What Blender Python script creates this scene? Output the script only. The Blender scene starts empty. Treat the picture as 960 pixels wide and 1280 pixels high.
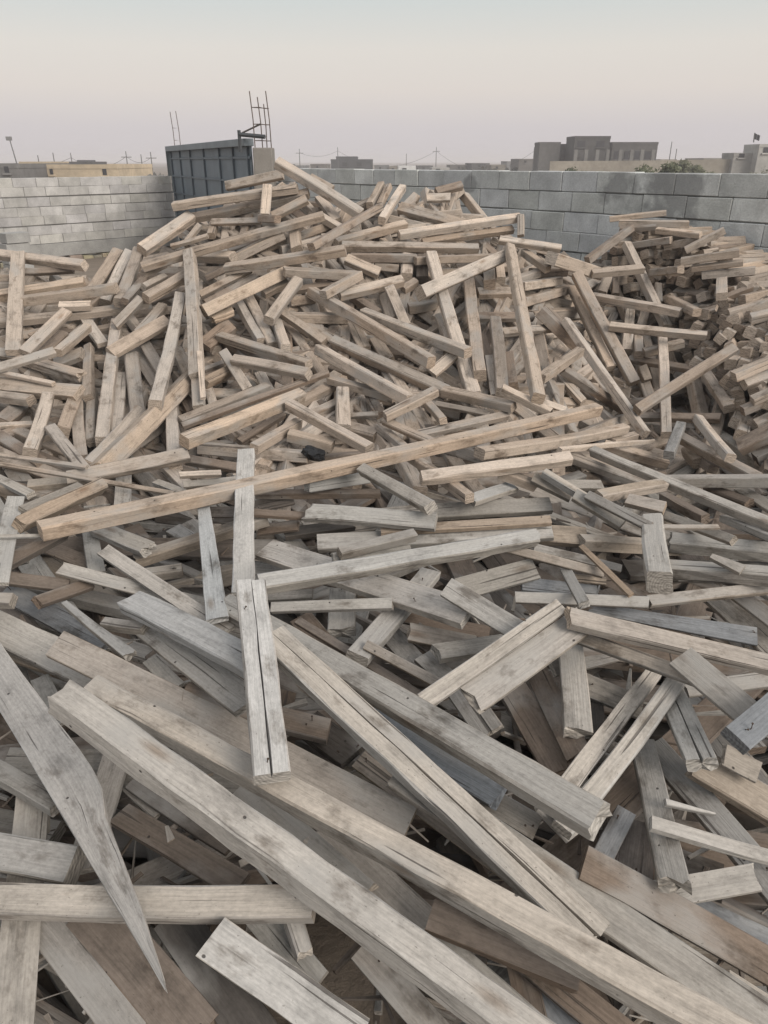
DATA = """
1 -44 772 236 1206 57 P p 6.5 prof=board
2 78 872 700 1326 62 B l 6 roll=-4
3 118 862 965 1326 48 B l 7 roll=4
4 70 805 512 1032 44 P t 4.5
5 -30 772 300 925 48 P l 3
6 -15 805 125 853 27 R t 2.8
7 313 731 340 973 43 R p 9 split
8 308 566 305 745 25 R p 10
9 254 630 272 775 25 P p 6.5 w0=.7
10 165 753 330 838 41 R p 5
11 130 688 285 790 21 P l 5.5
12 339 797 742 1170 48 R l 6 split
13 500 968 990 1300 50 P g 4.5
14 280 756 746 1026 42 R l 5.2
15 450 895 622 992 38 P s 3
16 450 948 650 1095 32 P t 3
17 235 868 411 915 34 R b 3
18 -30 1124 394 1130 49 R l 5
19 -30 1060 96 1082 52 R g 6
20 42 985 14 1300 48 P l 4
21 50 1148 170 1300 56 P g 3
22 110 1135 250 1300 74 P b 2
23 215 1145 330 1310 60 P d 1.5
24 263 1171 450 1303 62 R l 5
25 150 1018 302 1108 38 P b 2
26 165 978 290 1060 26 P d 1
27 150 932 104 1085 38 P g 3.2
28 -20 955 74 1008 32 R g 5
29 50 848 78 905 26 P g 2
30 300 988 452 1122 46 P g 3.5
31 400 1038 562 1195 56 P g 2.5
32 537 1144 720 1218 46 R b 4
33 452 1185 570 1320 40 P t 3
34 540 1170 680 1292 32 P g 3.3
35 362 1138 380 1192 27 B l 4
36 325 1145 397 1232 42 P g 3
37 818 840 690 1008 25 R l 4.8 xs
38 846 850 702 1038 28 R l 4.6 xs
39 838 868 877 954 38 R l 4.4 split,xe
40 815 932 985 1130 38 P g 3
41 803 930 842 1102 37 R g 4 xe
42 813 1029 980 1077 21 R l 5.6
43 780 1125 942 1097 38 P l 3
44 783 1014 741 1096 28 P s 3
45 800 1030 790 1112 50 P b 1
46 728 1078 990 1225 46 P b 4
47 850 1128 980 1190 38 P s 2
48 874 955 990 1025 46 R t 4
49 831 1003 892 1018 11 S l 4.5 w1=.3
50 655 1195 790 1305 44 P b 3
51 662 1208 745 1315 50 P s 1.5
52 648 1195 672 1300 36 P b 2.5
53 915 1230 975 1268 28 P g 2
54 680 1008 716 1045 26 B l 3
55 605 997 672 1036 34 P g 2.8
56 527 879 700 758 24 R l 5
57 592 873 728 776 40 P l 5.5
58 572 858 613 916 36 P g 3 xe,split
59 668 834 724 946 31 P b 3.2
60 638 858 702 966 40 P b 2.2
61 711 798 722 915 35 R l 4
62 690 836 789 818 22 P l 3.8 w1=.4
63 712 773 985 837 29 R t 6
64 722 796 906 862 20 R t 5.2
65 850 821 947 902 37 P g 6
66 918 926 990 865 42 R s 6.3
67 908 945 948 966 28 P g 4
68 742 878 745 926 26 R d 2
69 726 854 802 886 30 P g 2
70 742 761 946 796 29 P s 4.5 w0=.5,w1=.8
71 811 752 985 733 17 R t 5
72 893 743 978 818 36 P t 3
73 922 743 985 790 22 P t 3.3
74 815 655 825 728 33 B l 8
75 660 668 731 672 28 R t 4
76 726 678 850 685 22 B t 4
77 838 678 990 693 27 B g 4.2
78 832 712 990 723 27 B g 5
79 888 696 928 713 16 R g 5.5 w0=.5
80 726 683 789 744 9 S w 8
81 706 711 730 755 15 R l 6
82 644 747 809 753 16 R l 5.5
83 628 684 753 717 13 R t 6
84 668 685 775 711 12 R g 4.8
85 712 722 757 727 11 R t 5
86 652 730 745 741 19 P s 3
87 573 737 669 711 29 P g 4
88 558 734 662 797 28 P g 4.2
89 858 862 985 845 22 P g 2
90 332 687 586 769 35 P l 4
91 322 731 668 672 26 B l 6
92 397 679 690 664 25 R l 4.2
93 424 692 518 669 18 B t 5
94 416 697 513 686 12 R l 4.6
95 390 641 545 653 25 R l 5 xs
96 475 646 688 632 23 R g 4.7
97 478 663 688 651 15 R w 4.8
98 446 823 538 717 30 R l 3.3
99 428 742 427 790 34 R l 3
100 340 760 491 755 16 R l 4
101 332 746 391 743 15 R g 3.4
102 457 806 551 856 14 R t 3.5
103 513 791 592 807 26 R t 3
104 547 817 632 804 26 R g 4
105 500 770 612 792 19 P b 2
106 488 793 527 837 27 P g 2
107 528 820 562 851 26 P g 2
108 376 773 417 822 32 P b 2
109 372 776 526 871 13 R b 3
110 298 708 372 716 19 P g 3
111 356 668 440 656 17 R d 3
112 383 903 442 946 42 P d 1
113 77 711 258 756 18 P l 4
114 81 755 162 819 18 R g 4 xe,w0=.5
115 132 780 181 786 19 B g 3.5
116 8 739 132 806 30 P s 2
117 -20 750 17 751 21 B g 3
118 -10 721 86 733 19 R b 2
119 47 753 113 730 18 R b 3
120 171 701 334 648 22 B t 4
121 121 661 183 686 23 R l 5 xe
122 111 653 121 716 21 P g 3
123 48 679 113 706 19 P b 2
124 3 707 77 669 20 R b 3
125 20 622 -3 730 25 P l 4
126 -10 671 50 670 6 S l 5
127 188 826 222 860 22 P l 3
128 184 784 312 882 40 P g 3
129 174 720 228 713 20 B t 3.6
130 50 664 747 512 23 B w 9
131 60 496 37 567 20 B l 5
132 95 496 78 541 18 B t 4
133 111 434 111 499 16 B g 4
134 115 488 114 553 16 B l 3
135 146 404 128 553 18 B l 4.2
136 164 446 173 521 20 B l 4.1
137 152 468 140 572 16 P l 3
138 122 591 244 467 26 B w 6
139 111 584 174 515 21 B l 4.5
140 63 534 106 589 17 P l 5
141 97 504 102 573 16 P l 3
142 84 599 236 568 21 R t 6
143 -20 566 109 584 7 S l 7
144 -20 577 217 617 7 S t 7.2
145 36 608 100 602 18 B t 5
146 24 656 127 607 22 B w 6.2
147 28 638 100 608 14 R g 5
148 -18 591 39 619 14 R l 5
149 -10 464 67 480 8 S l 5.5
150 -10 480 99 491 21 P t 4
151 -15 494 39 501 17 B g 5
152 3 528 31 504 23 P b 3
153 -10 533 41 530 9 S l 4
154 -10 539 53 579 17 P b 4
155 155 588 153 641 21 P l 5
156 204 579 239 613 18 P l 5
157 195 603 231 617 11 R l 6
158 215 498 219 581 18 B l 5
159 28 449 101 470 17 R t 5 xe
160 23 317 17 441 20 P l 7
161 -10 317 106 332 16 R l 4
162 30 341 92 337 11 R b 3
163 -10 372 106 354 18 B w 5
164 30 376 146 360 15 B t 5.3
165 75 383 114 382 14 B l 5.6
166 -10 405 158 386 15 B t 4.3
167 31 441 84 389 18 P l 6
168 53 443 79 417 19 P b 4
169 72 441 110 409 16 B t 5
170 69 456 103 442 17 P t 4
171 -10 462 68 439 13 P l 6.5
172 -10 440 31 445 14 P l 5
173 107 399 129 431 15 P l 4
174 147 316 111 372 18 B g 4
175 161 317 131 379 16 R l 4.2
176 173 314 149 379 18 B g 5
177 156 377 181 347 13 R b 5
178 144 407 177 373 14 R t 5
179 138 442 210 401 20 P t 5.6
180 174 419 204 384 18 B t 5.2
181 161 397 179 421 15 B l 4
182 177 424 206 471 16 P g 4
183 167 438 196 483 15 P g 3
184 283 233 354 218 14 B l 4
185 217 258 372 236 14 B t 6
186 334 233 331 271 13 R l 8
187 326 273 347 274 10 B b 8.3
188 239 273 386 242 15 B t 5
189 265 278 327 276 10 R t 5.5
190 178 334 405 270 15 B t 7
191 177 313 239 271 21 B l 5
192 230 307 250 281 10 R g 5.5
193 214 308 260 295 8 R l 6
194 268 280 264 295 13 B t 5
195 237 317 246 472 19 B l 9
196 249 440 254 498 7 S l 9.2
197 247 462 249 511 17 R l 6
198 245 321 292 322 17 B l 6
199 282 336 432 313 16 B t 7.2
200 289 325 355 293 14 B t 5
201 287 313 336 297 10 R b 4
202 368 287 371 313 16 B t 6
203 341 271 384 249 14 R t 5.7
204 182 373 233 344 17 B t 6
205 189 379 231 362 9 R b 4
206 179 343 207 330 12 B g 5
207 179 359 206 346 12 B g 5.2
208 257 347 283 335 10 B b 5
209 250 369 313 337 11 R t 5.2
210 257 379 321 345 11 R b 4
211 254 389 373 332 16 B w 7
212 329 368 359 353 15 B t 6
213 336 401 373 351 17 B l 7.5
214 225 371 194 507 17 B l 6
215 267 399 291 389 14 B w 5 xs
216 255 433 289 407 23 P b 4
217 255 479 289 463 17 B w 5
218 256 462 281 453 8 R b 4
219 275 421 386 456 16 B l 7
220 292 450 386 468 17 B l 7.3
221 298 379 326 427 14 B l 5
222 308 367 341 433 15 B l 4
223 345 401 357 436 15 B l 6
224 280 441 311 489 13 R l 5
225 325 467 337 491 14 P l 4
226 225 527 335 484 15 R g 6
227 228 533 411 466 10 R b 7
228 230 552 377 494 22 B w 7.4
229 369 507 416 482 16 B t 6
230 222 439 241 481 17 B l 4
231 224 489 241 516 15 P b 3
232 258 479 267 511 13 P l 4
233 346 203 451 268 17 B l 9
234 388 221 416 236 10 R t 4
235 399 247 421 276 14 P l 4
236 399 270 433 290 13 B l 5
237 389 309 475 259 12 B b 8
238 420 304 507 281 15 B t 6
239 477 276 503 235 13 B l 7
240 462 257 477 231 12 B t 5
241 475 257 486 233 11 B t 5.3
242 500 261 581 283 19 R t 6
243 533 248 563 247 13 P l 5
244 545 240 577 232 13 R b 4
245 499 294 650 272 14 B l 7
246 651 269 651 295 9 R l 7.5
247 528 303 641 287 12 R w 6
248 427 308 598 311 14 B t 8.5
249 438 322 521 323 12 B b 6
250 519 326 617 322 11 B t 6
251 433 324 474 342 16 B l 7
252 355 340 446 345 14 B t 7.4
253 468 332 499 335 13 B t 5
254 510 323 508 349 15 B t 5
255 528 323 528 351 15 B d 5
256 404 369 450 344 14 B l 8.2
257 424 369 503 351 17 B t 6
258 504 363 520 353 15 B t 5
259 539 319 593 496 18 R l 6
260 525 367 629 321 17 B l 8.7
261 637 309 673 498 18 B w 9
262 389 365 539 453 18 B t 8
263 454 391 585 441 17 B l 7.1
264 364 397 435 398 15 B t 6
265 349 389 406 429 14 R t 6.2
266 399 437 513 501 18 B l 8.4
267 417 427 561 491 19 B l 7.2
268 411 474 493 498 14 B t 6
269 481 521 545 489 16 B t 9
270 428 490 429 538 18 B l 8
271 480 369 491 402 14 B t 5
272 487 361 508 409 14 B l 6
273 441 371 473 393 15 B b 5
274 364 378 393 374 13 B t 5
275 371 363 413 356 11 R b 4.5
276 442 406 456 437 16 P t 5
277 469 424 486 451 16 P t 4
278 511 386 546 380 16 B t 5
279 550 397 563 427 16 B l 5
280 540 467 567 444 15 P l 6
281 387 521 421 505 16 B t 5
282 462 494 476 519 13 P b 4
283 437 520 473 518 9 R g 5
284 361 506 462 561 18 B l 8.3
285 317 561 373 529 17 B t 7
286 299 553 353 519 12 R b 5
287 361 544 416 558 19 B t 7.1
288 250 560 386 571 17 B l 6
289 234 575 301 586 15 R b 5
290 224 594 276 592 10 R l 6
291 229 606 296 600 10 R l 5.5
292 385 607 459 596 18 B l 7
293 319 618 474 617 14 B b 6
294 453 587 539 635 19 B l 8
295 309 636 366 624 16 P b 3
296 299 640 391 646 12 R b 4
297 256 641 301 640 15 P b 4
298 324 663 371 657 15 P b 3
299 526 598 713 573 21 B l 9.2
300 599 567 781 536 18 B t 8
301 534 504 554 526 13 B t 7
302 554 489 642 509 17 B t 7.3
303 545 505 612 518 9 R g 6
304 521 544 634 519 14 R g 6.2
305 480 526 541 553 13 B t 7.1
306 474 534 506 561 15 B t 7
307 627 486 687 516 15 B l 8
308 667 499 706 513 11 R l 7
309 558 559 627 581 16 B g 6
310 513 571 587 623 17 B t 7
311 588 626 640 609 18 R l 6
312 624 591 668 607 17 B t 7
313 666 597 714 621 17 R g 7
314 679 591 762 641 15 B l 7.6
315 636 444 641 483 13 R b 5
316 586 351 600 470 15 B t 7
317 619 401 628 492 17 B l 7.1
318 602 419 613 452 13 P b 5
319 613 447 622 496 17 P l 6
320 611 336 612 356 14 B t 7
321 624 334 626 351 13 B t 6.5
322 597 367 641 366 16 R t 5
323 589 397 666 396 14 R b 5
324 627 416 693 410 13 R t 5.2
325 649 349 674 341 13 B l 6
326 652 358 699 351 12 B l 6.2
327 654 378 713 361 13 B t 6.4
328 624 300 701 311 13 B l 7
329 654 315 685 337 13 B t 6
330 664 341 706 340 12 B b 5
331 689 323 748 342 17 B l 7
332 739 342 804 336 13 B t 7.2
333 721 343 793 479 17 B t 8
334 715 361 763 461 14 B t 7
335 707 401 807 543 15 B l 8.2
336 675 389 723 434 18 B b 7
337 676 473 725 439 15 B t 8
338 703 462 781 513 15 B b 7
339 699 469 729 503 13 R t 6
340 783 305 833 409 15 B l 7
341 741 371 851 391 13 B l 8
342 752 367 760 347 12 B l 6
343 769 346 769 369 11 R b 5
344 762 408 883 420 13 B l 8
345 788 384 783 441 13 R l 6
346 808 387 801 409 13 R l 6
347 828 415 833 544 13 R l 9
348 796 513 917 436 15 B g 10
349 882 467 911 511 17 B g 7
350 786 449 866 462 12 R b 6
351 802 459 809 476 15 B t 7
352 797 424 799 444 14 B t 6
353 805 441 854 429 14 B t 7
354 789 521 901 523 13 R b 5
355 851 532 836 569 15 B s 9
356 850 547 949 599 18 B l 8
357 872 523 913 573 17 B l 8.4
358 859 564 873 579 20 B w 7
359 879 577 891 587 15 B b 6
360 699 563 817 552 9 R l 8.5 w1=.3
361 764 553 809 541 13 R l 7
362 754 557 834 579 17 B t 7
363 741 564 985 665 18 B l 8.6
364 814 602 985 601 18 B l 8
365 704 569 806 606 16 B g 7
366 747 621 828 606 19 B t 9
367 784 625 831 636 19 R w 8
368 720 620 778 656 18 R g 7.8
369 734 619 813 659 14 R t 8.4
370 704 607 751 607 15 R g 6
371 884 611 936 631 18 B b 7
372 924 611 985 649 16 R g 6
373 829 621 881 649 17 B b 6
374 904 648 985 681 13 B l 8
375 827 659 897 659 8 S t 8
376 829 644 916 676 14 R g 6
377 917 471 990 441 16 B t 7
378 930 481 995 456 15 B l 6.5
379 940 501 1000 474 15 B g 6
380 928 514 1000 482 16 B b 5
381 945 531 1000 506 16 B g 5
382 924 559 1000 524 25 R b 5
383 944 574 1000 546 20 B d 4
384 911 393 990 371 15 B l 7
385 938 399 1000 384 16 B l 7.2
386 857 313 906 288 10 B l 6
387 851 327 924 316 11 B t 5
388 865 336 929 328 10 B t 4.5
389 877 344 944 338 11 B g 4.2
390 896 377 941 359 10 B b 5
391 902 351 902 371 14 R l 6
392 831 308 886 298 10 B t 5
393 815 341 851 337 10 B t 5
394 762 274 833 266 8 B t 3
395 774 279 861 280 10 B t 4
396 821 288 876 294 10 B l 5
397 789 307 839 300 9 B t 5
398 734 326 789 285 12 B b 7
399 837 374 871 391 14 B t 7
400 857 396 896 385 9 P t 6
401 822 356 823 379 12 B g 5
402 775 287 820 284 9 B b 4
403 840 295 872 301 9 B b 4.5
"""
LABEL_DATA = """
1 wide pale grey board at lower left whose lower end is cut to a sharp point
2 long thick beam at lower left, the lower of two parallel ones, grey on top
3 long thick tan beam, the upper of two parallel ones, running off bottom right
4 wide tan plank with a square cut right end, tucked along the upper thick beam
5 wide pale plank entering from the left edge above the pointed board
6 short tan board end poking out at left between pointed board and tucked plank
7 upright pale grey board with long drying cracks, centre left foreground, its foot on thick beams
8 narrow pale upright board standing directly above the cracked upright board
9 tapering pale grey board leaning left of the narrow upright board
10 wide grey board sloping down right into the cracked upright board from its left
11 slim pale plank sloping down right, lying across the top of the wide sloping board
12 long pale board with a lengthwise crack, starting beside the cracked upright board, sloping down right
13 wide knotty plank running off bottom right, half under the split diagonal board
14 long tan board sloping down right with its square end below the two parallel sticks
15 blue-grey plank with a chewed right end beneath the long sloping board
16 short tan plank slanting down right, just below the middle of the split diagonal board
17 short split brown board end poking out right behind the foot of the cracked upright board
18 pale grey board lying level across the bottom left, under the pointed board
19 thick grey board end entering from the left edge just above the level bottom board
20 upright pale plank at the bottom left corner, passing under the level bottom board
21 stubby grey plank slanting down right, right of the foot of the corner plank
22 wide brown plank sloping down right at bottom left, under the pointed board's tip
23 stubby dark plank slanting down right, just right of the foot of the pointed board
24 thick pale board with nail holes and a crack, cut end at left, bottom centre left
25 short brown plank slanting down right, above the middle of the level bottom board
26 stubby dark plank slanting down right, just below the middle of the lower thick beam
27 short grey plank leaning right, passing under the middle of the pointed board
28 stubby grey board slanting down right, crossing over the top of the corner plank
29 stubby grey plank leaning left, just left of the left end of the lower thick beam
30 short grey plank slanting down right, just above the middle of the lower thick beam
31 short grey plank slanting down right, below the middle of the upper thick beam
32 short brown split board poking out from under the upper thick beam, bottom centre
33 stubby tan plank slanting down right, below the right end of the lower thick beam
34 stubby grey plank slanting down right, just above the right end of the lower thick beam
35 stubby pale beam leaning left, just below the right end of the level bottom board
36 stubby grey plank slanting down right, below the right end of the level bottom board
37 left of the two parallel pale sticks slanting up right, mid right foreground
38 right of the two parallel pale sticks slanting up right, mid right foreground
39 pale board with a jagged crack and splintered foot, right of the two parallel sticks
40 long grey plank sloping to the right edge behind the splintered upright board
41 grey board with a splintered frayed foot leaning at lower right
42 slender tan board lying across the frayed leaning board towards the right edge
43 pale plank lying nearly level beneath the foot of the frayed leaning board
44 short dark blue-grey plank leaning right, left of the frayed leaning board
45 stubby brown plank standing upright, just above the left end of the long brown plank
46 long brown plank at lower right running off the right edge above the knotty plank
47 stubby blue-grey plank slanting down right, just above the right end of the long brown plank
48 stubby tan board slanting down right, right of the foot of the jagged cracked board
49 stubby pale tapering stick slanting down right, crossing over the middle of the right sloping plank
50 stubby brown plank slanting down right, below the right end of the upper thick beam
51 stubby blue-grey plank slanting down right, below the right end of the upper thick beam
52 stubby brown plank leaning left, below the right end of the upper thick beam
53 stubby grey plank slanting down right, just above the right end of the knotty plank
54 stubby pale beam slanting down right, passing under the foot of the right parallel stick
55 stubby grey plank slanting down right, just below the right end of the blue-grey underplank
56 narrow upper arm of the grey V-shaped pair of boards right of centre
57 broad lower arm of the grey V-shaped pair of boards right of centre
58 stubby grey splintered plank slanting down right, just below the broad V arm
59 short brown plank leaning left, left of the middle of the left parallel stick
60 short brown plank leaning left, below the left end of the broad V arm
61 upright grey-tan board standing under the tip of the grey V-shaped pair
62 stubby pale tapering plank slanting up right, passing under the board under the V
63 long curved pale board leading from the V-shaped pair's tip to the right edge
64 tan board slanting down right, passing under the left end of the wide grey right plank
65 wide grey plank sloping down right, crossing the curved pale board at lower right
66 blue-grey thick board end jutting in from the right edge, lower right
67 stubby grey plank slanting down right, just below the left end of the blue-grey edge board
68 stubby dark board standing upright, just left of the middle of the left parallel stick
69 stubby grey plank slanting down right, passing under the top of the left parallel stick
70 long blue-grey plank lying level above the curved pale board
71 slim tan board reaching the right edge just above the slate plank
72 stubby tan plank slanting down right, just above the right end of the slate plank
73 stubby tan plank slanting down right, just above the slate plank
74 short stout upright block with worn faces, right middle, its foot before level beams
75 stubby tan board lying level, just right of the right end of the central grey beam
76 short tan beam lying level, passing under the middle of the stout block
77 long grey-tan beam lying level from the stout block to the right edge
78 lower long grey beam lying level from the stout block's foot to the right edge
79 stubby grey tapering board slanting down right, below the right end of the long edge beam
80 thin honey-brown stick leaning left, left of the stout block
81 short pale stub leaning on the level plank left of the thin honey stick
82 pale weathered slat lying level under the foot of the thin honey stick
83 short tan board slanting down right, just below the right end of the central grey beam
84 short grey board slanting down right, passing under the left end of the thin honey stick
85 stubby tan board lying level, just below the middle of the thin honey stick
86 short blue-grey plank lying level, just above the middle of the weathered slat
87 short grey plank slanting up right, just above the left end of the weathered slat
88 short grey plank slanting down right, passing under the middle of the narrow V arm
89 stubby grey plank lying level, passing under the middle of the wide grey right plank
90 wide grey plank with a square right end sloping down right in the centre
91 long grey beam rising gently to the right across the central wide plank
92 pale board half hidden behind the central grey beam
93 short tan beam slanting up right, just above the middle of the central grey beam
94 short pale board lying level, just above the middle of the central grey beam
95 pale board with stained squared left end, above the central grey beam
96 dark-stained flaky grey board lying level, right of the stained board
97 honey-brown board lying level, just below the middle of the flaky board
98 tan board slanting up right beneath the central wide plank
99 square pale block end facing forward under the central grey beam
100 slim pale board lying level below the central grey beam's left end
101 stubby grey board lying level, just below the left end of the central grey beam
102 stubby tan board slanting down right, crossing over the left end of the propping board
103 stubby tan board slanting down right, above the middle of the narrow V arm
104 stubby grey board lying level, just above the middle of the narrow V arm
105 short brown plank slanting down right, below the right end of the propping board
106 stubby grey plank slanting down right, just below the middle of the propping board
107 stubby grey plank slanting down right, just above the left end of the narrow V arm
108 stubby brown plank slanting down right, just above the left end of the long sloping board
109 short brown board slanting down right, passing under the left end of the propping board
110 stubby grey plank lying level, passing under the foot of the narrow upright board
111 short dark board lying level, just below the left end of the stained board
112 stubby dark plank slanting down right, just below the left end of the split diagonal board
113 slim pale plank with a pointed left end, left of the narrow upright board
114 thin splintered grey plank in the dark gap left of the wide sloping board
115 stubby grey beam lying level, just below the left end of the wide sloping board
116 short blue-grey plank slanting down right, just above the left end of the tucked tan plank
117 stubby grey beam lying level, above the left end of the tucked tan plank
118 stubby brown board lying level, below the left end of the longest beam
119 stubby brown board slanting up right, above the left end of the tucked tan plank
120 tan beam slanting up right, passing under the middle of the narrow upright board
121 tan board with torn splintered right end below the longest beam's left end
122 stubby grey plank standing upright, just below the left end of the longest beam
123 stubby brown plank slanting down right, just below the left end of the longest beam
124 short brown board slanting up right, just below the left end of the longest beam
125 short pale plank leaning right, just left of the left end of the longest beam
126 stubby pale stick lying level, just left of the left end of the longest beam
127 stubby pale plank slanting down right, just above the left end of the tucked tan plank
128 short grey plank slanting down right, left of the middle of the cracked upright board
129 stubby tan beam lying level, just below the right end of the torn board
130 longest tan beam, rising gently across the whole middle of the heap
131 stubby pale beam leaning right at the left edge, above the thin crossing sticks
132 stubby tan beam leaning right, above the right end of the upper thin stick
133 upper of two grey upright beams in line near the left edge
134 lower of two pale upright beams in line near the left edge
135 pale beam standing upright, above the middle of the slanting honey beam
136 short pale beam standing upright, just above the middle of the slanting honey beam
137 pale plank standing upright, just above the middle of the slanting honey beam
138 honey-brown beam slanting up right, upper left, its top touching the tall upright
139 short pale beam slanting up right, above the right end of the upper thin stick
140 short pale plank slanting down right, passing under the right end of the upper thin stick
141 short pale plank standing upright, just above the right end of the upper thin stick
142 curved tan board slanting up right across the foot of the slanting honey beam
143 upper of two thin sticks entering from the left edge above the longest beam
144 lower and longer of two thin sticks entering from the left edge above the longest beam
145 stubby tan beam lying level, just below the middle of the lower thin stick
146 short thick honey-brown beam slanting up right under the thin left sticks
147 short grey board slanting up right, just below the middle of the lower thin stick
148 stubby pale board slanting down right, just below the left end of the lower thin stick
149 short pale stick slanting down right, just below the foot of the left edge upright
150 tan plank lying level, below the foot of the left edge upright
151 stubby grey beam lying level, below the foot of the left edge upright
152 stubby brown plank slanting up right, above the left end of the upper thin stick
153 stubby pale stick lying level, just above the left end of the upper thin stick
154 short brown plank slanting down right, passing under the left end of the upper thin stick
155 stubby pale plank standing upright, passing under the right end of the lower thin stick
156 stubby pale plank slanting down right, just below the right end of the curved tan board
157 stubby pale board slanting down right, just above the right end of the lower thin stick
158 short pale beam standing upright, passing under the right end of the curved tan board
159 short tan splintered board slanting down right, right of the foot of the left edge upright
160 upright pale plank at the upper left edge below the left block wall
161 pale board lying level, passing under the top of the left edge upright
162 brown board lying level, just right of the top of the left edge upright
163 honey-brown beam lying nearly level behind the left edge upright
164 tan beam lying level, right of the middle of the left edge upright
165 short pale beam lying level, right of the middle of the left edge upright
166 long tan beam lying level, passing under the middle of the left edge upright
167 pale plank slanting up right, just right of the foot of the left edge upright
168 stubby brown plank slanting up right, right of the foot of the left edge upright
169 short tan beam slanting up right, right of the foot of the left edge upright
170 stubby tan plank slanting up right, right of the foot of the left edge upright
171 short pale plank slanting up right, just right of the foot of the left edge upright
172 stubby pale plank lying level, just below the foot of the left edge upright
173 stubby pale plank slanting down right, left of the middle of the leaning left beam
174 grey beam leaning right at the upper left, leftmost of three side by side
175 pale board leaning right at the upper left, middle of three side by side
176 grey beam leaning right at the upper left, rightmost of three side by side
177 short brown board slanting up right, just below the left end of the upper slope beam
178 short tan board slanting up right, below the left end of the upper slope beam
179 tan plank slanting up right, just left of the middle of the leaning left beam
180 short tan beam slanting up right, just left of the top of the leaning left beam
181 stubby pale beam slanting down right, left of the middle of the leaning left beam
182 short grey plank leaning left, passing under the middle of the leaning left beam
183 short grey plank slanting down right, just left of the middle of the leaning left beam
184 pale beam just below the gate's lower right corner, topmost of the level ones
185 long tan beam rising gently right, jutting towards the gate from the heap's top
186 short pale upright board standing on the beams below the gate pillar
187 small brown block at the foot of the short upright board below the gate pillar
188 long tan beam slanting up right, passing under the middle of the short upright
189 tan board lying level, just left of the foot of the short upright
190 long tan beam rising right across the upper left slope, below the gate-side beam
191 thick weathered beam slanting up right on the left slope below the gate
192 short grey board slanting up right, just above the left end of the upper slope beam
193 short pale board slanting up right, just above the left end of the upper slope beam
194 stubby tan beam leaning right, just above the middle of the upper slope beam
195 tall pale upright board standing on the left slope of the heap
196 short pale stick standing upright, just right of the foot of the tall upright
197 stubby pale board standing upright, just below the foot of the tall upright
198 short pale beam lying level, just below the middle of the upper slope beam
199 tan beam rising slightly right just right of the tall upright's top
200 tan beam slanting up right, just below the middle of the upper slope beam
201 short brown board slanting up right, just below the middle of the upper slope beam
202 stubby tan beam standing upright, just below the right end of the upper slope beam
203 short tan board slanting up right, just right of the middle of the short upright
204 short tan beam slanting up right, just left of the top of the tall upright
205 short brown board slanting up right, just left of the top of the leaning left beam
206 stubby grey beam slanting up right, just below the left end of the upper slope beam
207 stubby grey beam slanting up right, just below the upper slope beam
208 stubby brown beam slanting up right, just left of the rising tan beam
209 tan board slanting up right, just below the left end of the rising tan beam
210 brown board slanting up right, just below the left end of the rising tan beam
211 honey-brown beam slanting up right, crossing below the rising tan beam
212 stubby tan beam slanting up right, just below the middle of the rising tan beam
213 short pale beam slanting up right, just left of the centre slope beam
214 pale beam leaning right just left of the tall upright
215 stubby honey-brown splintered beam slanting up right, just above the upper twin beam
216 short brown plank slanting up right, just left of the upper twin beam
217 stubby honey-brown beam slanting up right, just right of the foot of the tall upright
218 stubby brown board slanting up right, just right of the foot of the tall upright
219 upper of two pale beams side by side sloping down right, right of the tall upright
220 lower of two pale beams side by side sloping down right, right of the tall upright
221 short pale beam leaning left, just above the left end of the upper twin beam
222 pale beam leaning left, just above the middle of the upper twin beam
223 stubby pale beam leaning left, just above the middle of the upper twin beam
224 short pale board slanting down right, just below the left end of the upper twin beam
225 stubby pale plank leaning left, just above the right end of the thick honey beam
226 grey board slanting up right, above the thin brown board and thick honey beam
227 thin brown board lying along the top of the thick honey beam
228 thick honey-brown beam slanting up right above the narrow upright board
229 short tan beam slanting up right, just right of the thick honey beam
230 stubby pale beam leaning left, passing under the right end of the slanting honey beam
231 stubby brown plank slanting down right, just below the right end of the slanting honey beam
232 stubby pale plank leaning left, just below the foot of the tall upright
233 pale grey beam sloping down right from the very peak of the heap
234 short tan board slanting down right, just above the middle of the peak beam
235 short pale plank slanting down right, just above the right end of the upper slope beam
236 short pale beam slanting down right, passing under the right end of the upper slope beam
237 brown beam slanting up right over the lower end of the peak beam
238 tan beam slanting up right, just above the left end of the dotted level beam
239 pale knotty beam leaning right on the crest, right of the peak beam
240 stubby tan beam leaning right, just left of the middle of the crest beam
241 stubby tan beam leaning right, just left of the crest beam
242 tan board sloping down right on the crest beside the crest beam
243 stubby pale plank lying level, just above the middle of the long crest beam
244 short brown board slanting up right, above the middle of the long crest beam
245 long pale beam lying nearly level along the crest, right of the crest beam
246 small upright post end at the right end of the long crest beam
247 long honey-brown board lying level, just below the middle of the long crest beam
248 dark-dotted tan beam lying level below the long crest beam
249 brown beam lying level, just below the middle of the dotted level beam
250 tan beam lying level, passing under the top of the tall leaning board
251 short pale beam slanting down right, just below the right end of the rising tan beam
252 tan beam lying level, just below the right end of the rising tan beam
253 stubby tan beam lying level, just below the middle of the dotted level beam
254 stubby tan beam standing upright, just below the middle of the dotted level beam
255 stubby dark beam standing upright, just left of the top of the tall leaning board
256 short pale beam slanting up right, just above the left end of the centre slope beam
257 tan beam slanting up right, just above the middle of the centre slope beam
258 stubby tan beam slanting up right, just left of the slanting pale beam
259 tall pale board leaning left below the dotted level beam
260 pale beam slanting up right across the top of the tall leaning board
261 long honey-brown beam standing nearly upright right of centre on the heap
262 tan beam sloping down right through the centre of the heap, uppermost of three parallel
263 pale beam sloping down right, ending on the tall leaning board's right side
264 tan beam lying level, just below the left end of the centre slope beam
265 short tan board slanting down right, just above the left end of the lower parallel beam
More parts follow.
